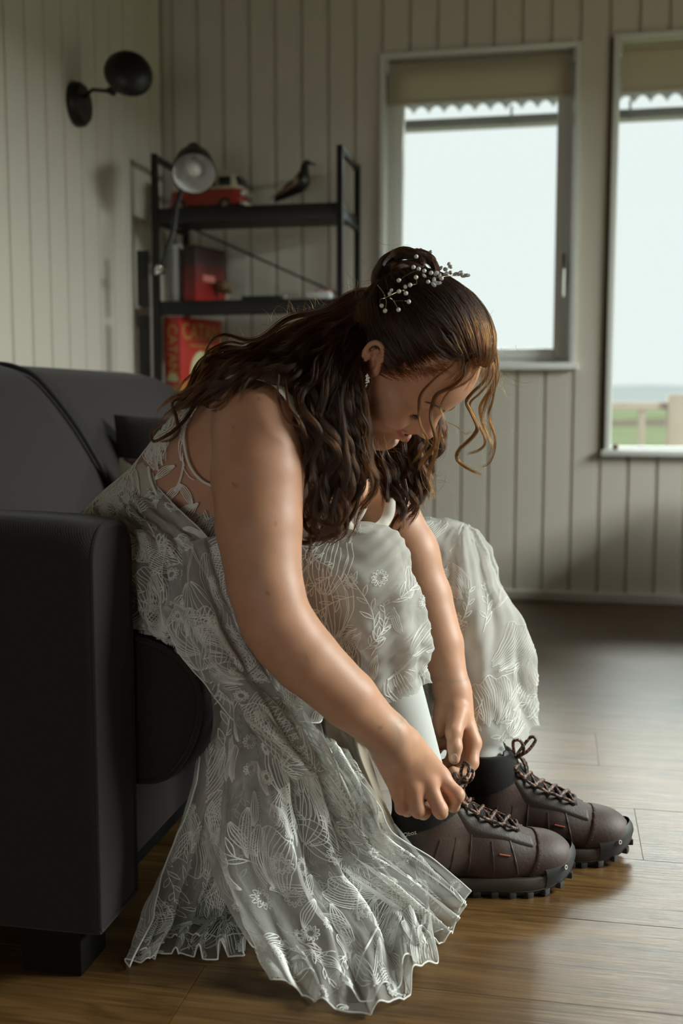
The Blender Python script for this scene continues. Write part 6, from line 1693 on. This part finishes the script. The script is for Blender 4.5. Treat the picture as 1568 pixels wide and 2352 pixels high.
# loose lengths
H3 = Hair()
A_ = [[(905, 672, 1.60), (820, 682, 1.60), (740, 724, 1.59), (650, 770, 1.575), (570, 808, 1.56), (500, 812, 1.54), (460, 860, 1.52), (415, 915, 1.50), (360, 1000, 1.50)],
      [(900, 690, 1.57), (815, 720, 1.56), (730, 755, 1.545), (640, 800, 1.53), (560, 838, 1.51), (500, 862, 1.50), (470, 905, 1.49), (420, 920, 1.48), (375, 960, 1.48)],
      [(890, 715, 1.54), (810, 760, 1.52), (730, 800, 1.50), (650, 830, 1.48), (590, 850, 1.46), (530, 868, 1.45), (490, 890, 1.45), (450, 905, 1.45), (400, 935, 1.46)],
      [(885, 740, 1.52), (815, 800, 1.50), (750, 850, 1.475), (690, 868, 1.45), (640, 872, 1.435), (590, 878, 1.43), (560, 905, 1.42), (520, 935, 1.42), (470, 930, 1.43)]]
mass(H3, A_, 120, 55, .0080, .0035, .0070, .085, jit=.0065, cut=(.62, 1.0), depth=.016)
A2 = [[(900, 700, 1.66), (800, 735, 1.68), (700, 778, 1.68), (600, 818, 1.66), (500, 850, 1.62), (430, 920, 1.58)], [(890, 740, 1.62), (790, 780, 1.62), (690, 820, 1.60), (590, 850, 1.56), (500, 885, 1.53), (420, 950, 1.52)]]
mass(H3, A2, 40, 50, .009, .004, .007, .09, jit=.006, cut=(.6, 1.0), depth=.02)
B_g = [[(880, 700, 1.575), (845, 745, 1.52), (780, 800, 1.485), (725, 850, 1.46), (690, 900, 1.44), (692, 960, 1.435), (720, 1020, 1.44), (712, 1090, 1.45), (700, 1150, 1.455), (706, 1200, 1.46), (755, 1210, 1.46)],
       [(882, 702, 1.575), (840, 755, 1.52), (790, 830, 1.475), (760, 890, 1.46), (740, 950, 1.455), (755, 1010, 1.455), (765, 1070, 1.455), (745, 1130, 1.455), (730, 1190, 1.455), (740, 1235, 1.46), (790, 1215, 1.46)],
       [(884, 706, 1.575), (846, 760, 1.52), (808, 850, 1.480), (792, 920, 1.465), (785, 980, 1.465), (800, 1040, 1.465), (800, 1100, 1.465), (775, 1160, 1.46), (770, 1210, 1.46), (730, 1240, 1.455), (690, 1225, 1.455)],
       [(886, 712, 1.575), (848, 775, 1.52), (818, 850, 1.485), (820, 920, 1.480), (822, 990, 1.48), (835, 1050, 1.485), (835, 1110, 1.49), (805, 1170, 1.485), (790, 1215, 1.48), (750, 1245, 1.475), (705, 1240, 1.47)]]
mass(H3, B_g, 105, 55, .0085, .0040, .0060, .070, jit=.008, cut=(.72, 1.0), depth=.014)
B_u = [[(840, 760, 1.54), (760, 860, 1.52), (720, 950, 1.50), (720, 1050, 1.50), (715, 1150, 1.50)], [(845, 780, 1.56), (812, 900, 1.54), (800, 1000, 1.53), (810, 1080, 1.53), (790, 1160, 1.52)]]
mass(H3, B_u, 34, 60, .012, .007, .006, .08, jit=.01, cut=(.7, 1.0), depth=.015)
C_g = [[(835, 940, 1.66), (845, 1000, 1.67), (862, 1060, 1.66), (885, 1110, 1.65), (900, 1160, 1.645), (905, 1210, 1.64)],
       [(900, 960, 1.68), (905, 1020, 1.68), (900, 1080, 1.67), (905, 1130, 1.66), (925, 1180, 1.655), (900, 1215, 1.65)],
       [(965, 960, 1.70), (965, 1020, 1.69), (950, 1070, 1.68), (955, 1120, 1.67), (950, 1165, 1.665), (925, 1205, 1.66)],
       [(1005, 940, 1.71), (1012, 1010, 1.70), (985, 1060, 1.69), (975, 1110, 1.68), (985, 1150, 1.68), (965, 1175, 1.68)]]
mass(H3, C_g, 52, 60, .0085, .0035, .0060, .060, jit=.007, cut=(.75, 1.0), depth=.016)
# single curls at the ends
for g, n, w in (([(500, 800, 1.53), (455, 830, 1.52), (440, 880, 1.51), (470, 930, 1.50), (520, 942, 1.50), (575, 925, 1.49), (600, 895, 1.48)], 30, .0014),
                ([(600, 860, 1.44), (540, 870, 1.44), (480, 900, 1.45), (440, 940, 1.46), (415, 975, 1.47), (380, 1000, 1.48), (352, 1015, 1.48), (350, 990, 1.48), (385, 960, 1.48)], 60, .0026),
                ([(470, 900, 1.47), (430, 912, 1.47), (395, 925, 1.475), (405, 960, 1.475), (412, 990, 1.475), (390, 1010, 1.475), (365, 1015, 1.475)], 60, .0024),
                ([(560, 790, 1.52), (520, 786, 1.52), (480, 806, 1.51), (462, 850, 1.50)], 36, .0020), ([(580, 800, 1.52), (530, 800, 1.515), (495, 815, 1.51), (470, 835, 1.50), (458, 880, 1.50)], 40, .0022),
                ([(640, 860, 1.42), (640, 920, 1.405), (662, 965, 1.40), (700, 985, 1.40)], 24, .0016), ([(655, 870, 1.42), (662, 930, 1.402), (690, 970, 1.40), (705, 1010, 1.41)], 22, .0018),
                ([(700, 1100, 1.44), (690, 1160, 1.445), (705, 1215, 1.45), (750, 1225, 1.45), (780, 1190, 1.45), (770, 1150, 1.45), (740, 1150, 1.45)], 70, .0030),
                ([(740, 1090, 1.44), (725, 1150, 1.445), (735, 1200, 1.445), (775, 1205, 1.445), (800, 1170, 1.45), (785, 1130, 1.45)], 60, .0028),
                ([(780, 1120, 1.45), (760, 1190, 1.45), (730, 1235, 1.45), (690, 1245, 1.45), (680, 1215, 1.45), (710, 1195, 1.45), (760, 1200, 1.45)], 80, .0032),
                ([(830, 1100, 1.48), (815, 1170, 1.47), (780, 1220, 1.46), (730, 1240, 1.455), (692, 1232, 1.45)], 80, .0034), ([(712, 1210, 1.45), (712, 1250, 1.44), (705, 1290, 1.44)], 14, .0018),
                ([(930, 1100, 1.65), (935, 1150, 1.65), (910, 1190, 1.645), (898, 1215, 1.64), (912, 1222, 1.64), (925, 1200, 1.64)], 50, .0028)):
    lock(H3, cr(px3(g), 10), n, w, w * .7, .0008, .05, npts=30)
H3.build('loose_hair', M_hair, hair)
# tendrils in front of the face
bvHead = BVHTree.FromPolygons([tuple(p_) for p_ in allP[0]], [tuple(f_) for f_ in allF[0]])
def clear(P, gap=.0045):
    Q = []
    for p_ in P:
        d = Vector(p_ - C0); L_ = d.length; d /= L_; h_, n_, i_, dd = bvHead.ray_cast(Vector(C0) + d * 1.2, d)
        if h_ is not None: L_ = min(L_, (h_ - Vector(C0)).length - gap)
        Q.append(C0 + np.array(d) * L_)
    return smooth_arr(np.array(Q), 3)
H4 = Hair()
for g, n, w in (([(1045, 822, 1.545), (1035, 841, 1.535), (997, 869, 1.52), (966, 905, 1.51), (960, 938, 1.508), (966, 974, 1.51), (981, 1012, 1.515), (969, 1037, 1.52), (946, 1065, 1.525)], 30, .0013),
                ([(1085, 815, 1.55), (1068, 838, 1.54), (1064, 864, 1.53), (1035, 889, 1.52), (1004, 905, 1.512), (992, 930, 1.51), (989, 958, 1.51), (999, 999, 1.515), (994, 1030, 1.52), (969, 1060, 1.525), (961, 1083, 1.53)], 60, .0024),
                ([(1100, 830, 1.56), (1088, 862, 1.545), (1060, 885, 1.53), (1030, 900, 1.52), (1012, 930, 1.515), (1020, 958, 1.515), (1026, 984, 1.52), (1017, 1008, 1.525), (995, 1018, 1.53)], 14, .0010),
                ([(1125, 830, 1.57), (1115, 870, 1.57), (1082, 905, 1.57), (1070, 925, 1.57), (1085, 955, 1.57), (1096, 985, 1.57), (1075, 1012, 1.57), (1052, 1036, 1.57), (1050, 1058, 1.57), (1072, 1075, 1.57), (1108, 1091, 1.57)], 70, .0024),
                ([(1130, 835, 1.58), (1128, 870, 1.58), (1100, 905, 1.58), (1078, 930, 1.58), (1100, 975, 1.58), (1114, 1012, 1.58), (1100, 1034, 1.58), (1068, 1045, 1.58)], 40, .0014),
                ([(1137, 820, 1.59), (1140, 872, 1.59), (1130, 923, 1.59), (1122, 953, 1.59), (1135, 999, 1.59), (1135, 1037, 1.59), (1122, 1065, 1.59), (1098, 1073, 1.59)], 24, .0020),
                ([(1133, 815, 1.60), (1140, 860, 1.60), (1122, 900, 1.60), (1102, 940, 1.60), (1112, 980, 1.60), (1130, 1020, 1.60), (1120, 1055, 1.60)], 24, .0026),
                ([(1022, 968, 1.56), (1045, 978, 1.56), (1070, 997, 1.56), (1082, 985, 1.56)], 6, .0006),
                ([(1135, 790, 1.60), (1143, 830, 1.60), (1138, 880, 1.60), (1118, 920, 1.60), (1106, 960, 1.60), (1120, 1000, 1.60)], 30, .0035),
                ([(1010, 980, 1.60), (1000, 1040, 1.60), (985, 1090, 1.60), (1000, 1150, 1.60)], 26, .0035),
                ([(828, 850, 1.475), (840, 920, 1.47), (846, 980, 1.47), (842, 1060, 1.475), (835, 1110, 1.48)], 30, .0028)):
    lock(H4, clear(cr(px3(g), 10)), n, w, w * .9, .0004, .05, npts=34, tipvar=.08, r0=.00028)
# fringe strands swept along the forehead
for k in range(26):
    f = k / 25; u0 = 1060 + 70 * f; g = [(u0, 812 + 16 * f, 1.55 + .03 * f), (u0 - 4 + 14 * f, 842, 1.54 + .04 * f), (u0 - 22 + 30 * f, 870 + 8 * f, 1.535 + .045 * f), (u0 - 55 + 62 * f, 892 + 20 * f, 1.53 + .05 * f)]
    lock(H4, clear(cr(px3(g), 8) + hr.normal(size=3) * .002, .003), 9, .0028, .0035, .001, .06, npts=20, tipvar=.5, r0=.00024)
H4.build('face_tendrils', M_hairL, hair)
# flyaways
H5 = Hair()
def fly(u, v, y, a, L_, n=1):
    for _ in range(n):
        p = aty(u + hr.normal() * 24, v + hr.normal() * 9, y + hr.normal() * .01); aa = a + hr.normal() * .5; t = np.linspace(0, 1, 10); c = hr.normal() * 1.6; ln = L_ * hr.uniform(.5, 1.3) / 1550
        P = [p]
        for k in range(9): P.append(P[-1] + ln / 9 * (math.cos(aa + c * t[k]) * U_ + math.sin(aa + c * t[k]) * V_))
        H5.strand(np.array(P), .00017)
for (u, v, y, a, L_, n) in [(880, 612, 1.56, 2.0, 40, 8), (905, 582, 1.56, 1.7, 35, 8), (860, 650, 1.56, 2.6, 45, 8), (800, 680, 1.59, 2.0, 40, 14), (740, 705, 1.59, 1.9, 45, 16), (690, 730, 1.58, 1.9, 45, 16), (640, 755, 1.57, 1.8, 35, 12),
                            (590, 780, 1.56, 2.0, 30, 8), (530, 795, 1.55, 1.9, 35, 8), (1122, 790, 1.60, -1.2, 25, 12), (1108, 730, 1.60, -1.0, 25, 10), (1140, 860, 1.6, -1.2, 60, 14), (1100, 960, 1.6, -1.4, 70, 12), (1000, 1090, 1.6, -1.3, 60, 12),
                            (780, 900, 1.45, -1.5, 80, 10), (640, 870, 1.43, -2.8, 60, 8), (930, 830, 1.50, -.4, 40, 20), (840, 1000, 1.46, -1.5, 70, 20), (990, 1000, 1.53, -1.4, 60, 10)]:
    fly(u, v, y, a, L_, n)
# body baby hairs on the temple
for k in range(260):
    f = hr.uniform(0, 1); u = 900 + 120 * f; v = 858 - 18 * f + hr.normal() * 5; p = aty(u, v, 1.49)
    h_ = None
    P = [p + (np.array([0, 1, 0]) * 0)]; aa = -.15 + hr.normal() * .35
    for q_ in range(7): P.append(P[-1] + (.020 * hr.uniform(.6, 1.2)) / 7 * (math.cos(aa - .08 * q_) * U_ + math.sin(aa - .08 * q_) * V_))
    P = np.array(P); 
    Q = []
    for p_ in P:
        uu, vv = proj(p_); d = Vector(ray(uu, vv)).normalized(); o_ = Vector(C0) + d * 1.2; h_, n_, i_, dd = bvHead.ray_cast(o_, d)
        if h_ is None: break
        Q.append(np.array(h_ - d * .0012))
    if len(Q) > 3: H5.strand(resamp(np.array(Q), 8), .00016)
H5.build('flyaway_hair', M_hairL, hair)

# ---------------------------------------------------------------- pearl hair vine and earring
M_pearl = pbsdf('pearl', (.72, .70, .62), .16, coat=.6)
M_gold_w = pbsdf('pale_gold_wire', (.62, .50, .34), .3, metal=1)
M_cryst = pbsdf('crystal', (.80, .82, .80), .05, Transmission_Weight=.5, spec=1.)
vine = under(empty('hair_vine')); vine['label'] = 'gold wire hair vine set with pearls and crystals'
def on_hair(u, v, off=.0):
    o_ = C0; d = ray(u, v); d = d / np.linalg.norm(d)
    # nearest of the crown ellipsoid and the bun ball along the ray
    best = 9
    for (c, M_, r_) in ((HO + hc_ @ HM, HM, hrad + .019), (aty(930, 640, 1.565), np.eye(3), np.array([.045, .030, .040]))):
        oo = (M_ @ (o_ - c)) / r_; dd = (M_ @ d) / r_; A = dd @ dd; Bq = oo @ dd; Cq = oo @ oo - 1; dis = Bq * Bq - A * Cq
        if dis > 0: best = min(best, (-Bq - math.sqrt(dis)) / A)
    if best > 5: return aty(u, v, 1.585)
    return o_ + d * (best - off)
def c4(x, y): return (780 + x / 3.92, 540 + y / 3.92)
pearls = [(697, 135), (730, 135), (688, 193), (820, 150), (663, 288), (710, 305), (760, 322), (822, 340), (870, 340), (948, 308), (998, 338), (985, 262), (1000, 285), (1072, 350), (1100, 355), (686, 380), (531, 408), (633, 450), (590, 465), (465, 497), (451, 530), (533, 507), (595, 524), (378, 636), (408, 682), (528, 672), (621, 600), (795, 420), (915, 390)]
for x, y in pearls:
    p = on_hair(*c4(x, y), .003); 
    if x in (465, 820): r_ = .0026
    else: r_ = .0031
    if y in (465, 420): r_ = .0029
    m = MB(); m.ball((0, 0, 0), r_, 14); k_ = under(obj('pearl', m.mesh('pearl'), None, M_pearl), vine); k_.location = Vector(p)
def wire(pts, r_=.00045):
    P = resamp(cr([on_hair(*c4(x, y), .0015) for x, y in pts], 8), 40); a = np.linspace(0, len(P) * 1.1, len(P)); P = P + np.c_[np.sin(a * 3), np.cos(a * 3), np.sin(a * 3 + 1)] * .0003
    m = MB(); m.tube(P, r_, 5); under(obj('wire', m.mesh('wire'), None, M_gold_w), vine)
for w_ in ([(1150, 350), (1060, 365), (960, 370), (880, 385), (800, 385), (740, 340), (690, 320), (620, 350), (540, 400)], [(880, 385), (950, 340), (985, 270)], [(870, 375), (860, 300), (820, 160)], [(820, 150), (760, 140), (697, 135)],
           [(690, 440), (620, 460), (560, 500), (500, 520), (410, 565), (370, 575), (360, 600), (378, 636)], [(400, 545), (420, 600), (408, 682)], [(450, 565), (490, 600), (528, 672)], [(450, 560), (490, 590), (560, 590), (615, 598)], [(340, 450), (380, 500), (410, 550)], [(686, 380), (690, 440), (633, 450)], [(595, 524), (575, 500), (533, 507)]): wire(w_)
def crystal_leaf(x, y, ang, s_=1.0):
    p = on_hair(*c4(x, y), .003); m = MB(); a = np.linspace(0, 2 * PI, 9)[:-1]; L_ = .0046 * s_
    ring = [(L_ * math.cos(t) * math.cos(ang) - L_ * .55 * math.sin(t) * math.sin(ang), L_ * math.cos(t) * math.sin(ang) + L_ * .55 * math.sin(t) * math.cos(ang)) for t in a]
    V = [tuple(U_ * r0 + V_ * r1) for r0, r1 in ring] + [tuple(-W2 * -.0018), tuple(W2 * -.0018)]
    m.add(V, [(i, (i + 1) % 8, 8) for i in range(8)] + [((i + 1) % 8, i, 9) for i in range(8)])
    k_ = under(obj('crystal', m.mesh('crystal', False), None, M_cryst), vine); k_.location = Vector(p)
for (x, y, a, s_) in ((850, 405, 1.6, 1), (890, 432, .2, 1), (845, 445, 2.4, 1), (865, 425, 0, .7), (870, 345, .6, 1), (905, 300, .8, 1), (960, 345, .3, 1), (1040, 350, .4, 1), (1120, 365, .2, 1.2), (1145, 362, 0, 1.1), (1085, 335, .5, .9), (900, 365, 1.4, .9), (760, 365, 2.4, .8), (540, 400, 2.8, .5)): crystal_leaf(x, y, a, s_)
ear_ = under(empty('earring')); ear_['label'] = 'crystal cluster drop earring'
ep = aty(843, 864, 1.478)
for (x, y, r_) in ((240, 1270, .0016), (252, 1268, .0016), (246, 1288, .0019), (262, 1285, .0016), (240, 1305, .0018), (256, 1306, .0019), (250, 1325, .0017), (262, 1320, .0014), (238, 1330, .0013), (222, 1350, .0011), (236, 1362, .0010), (227, 1378, .0009), (243, 1350, .0011), (248, 1255, .0012)):
    u, v = c4(x, y); m = MB(); m.ball((0, 0, 0), r_, 6); k_ = under(obj('crystal', m.mesh('crystal', False), None, M_cryst), ear_); k_.location = Vector(aty(u, v, 1.474))
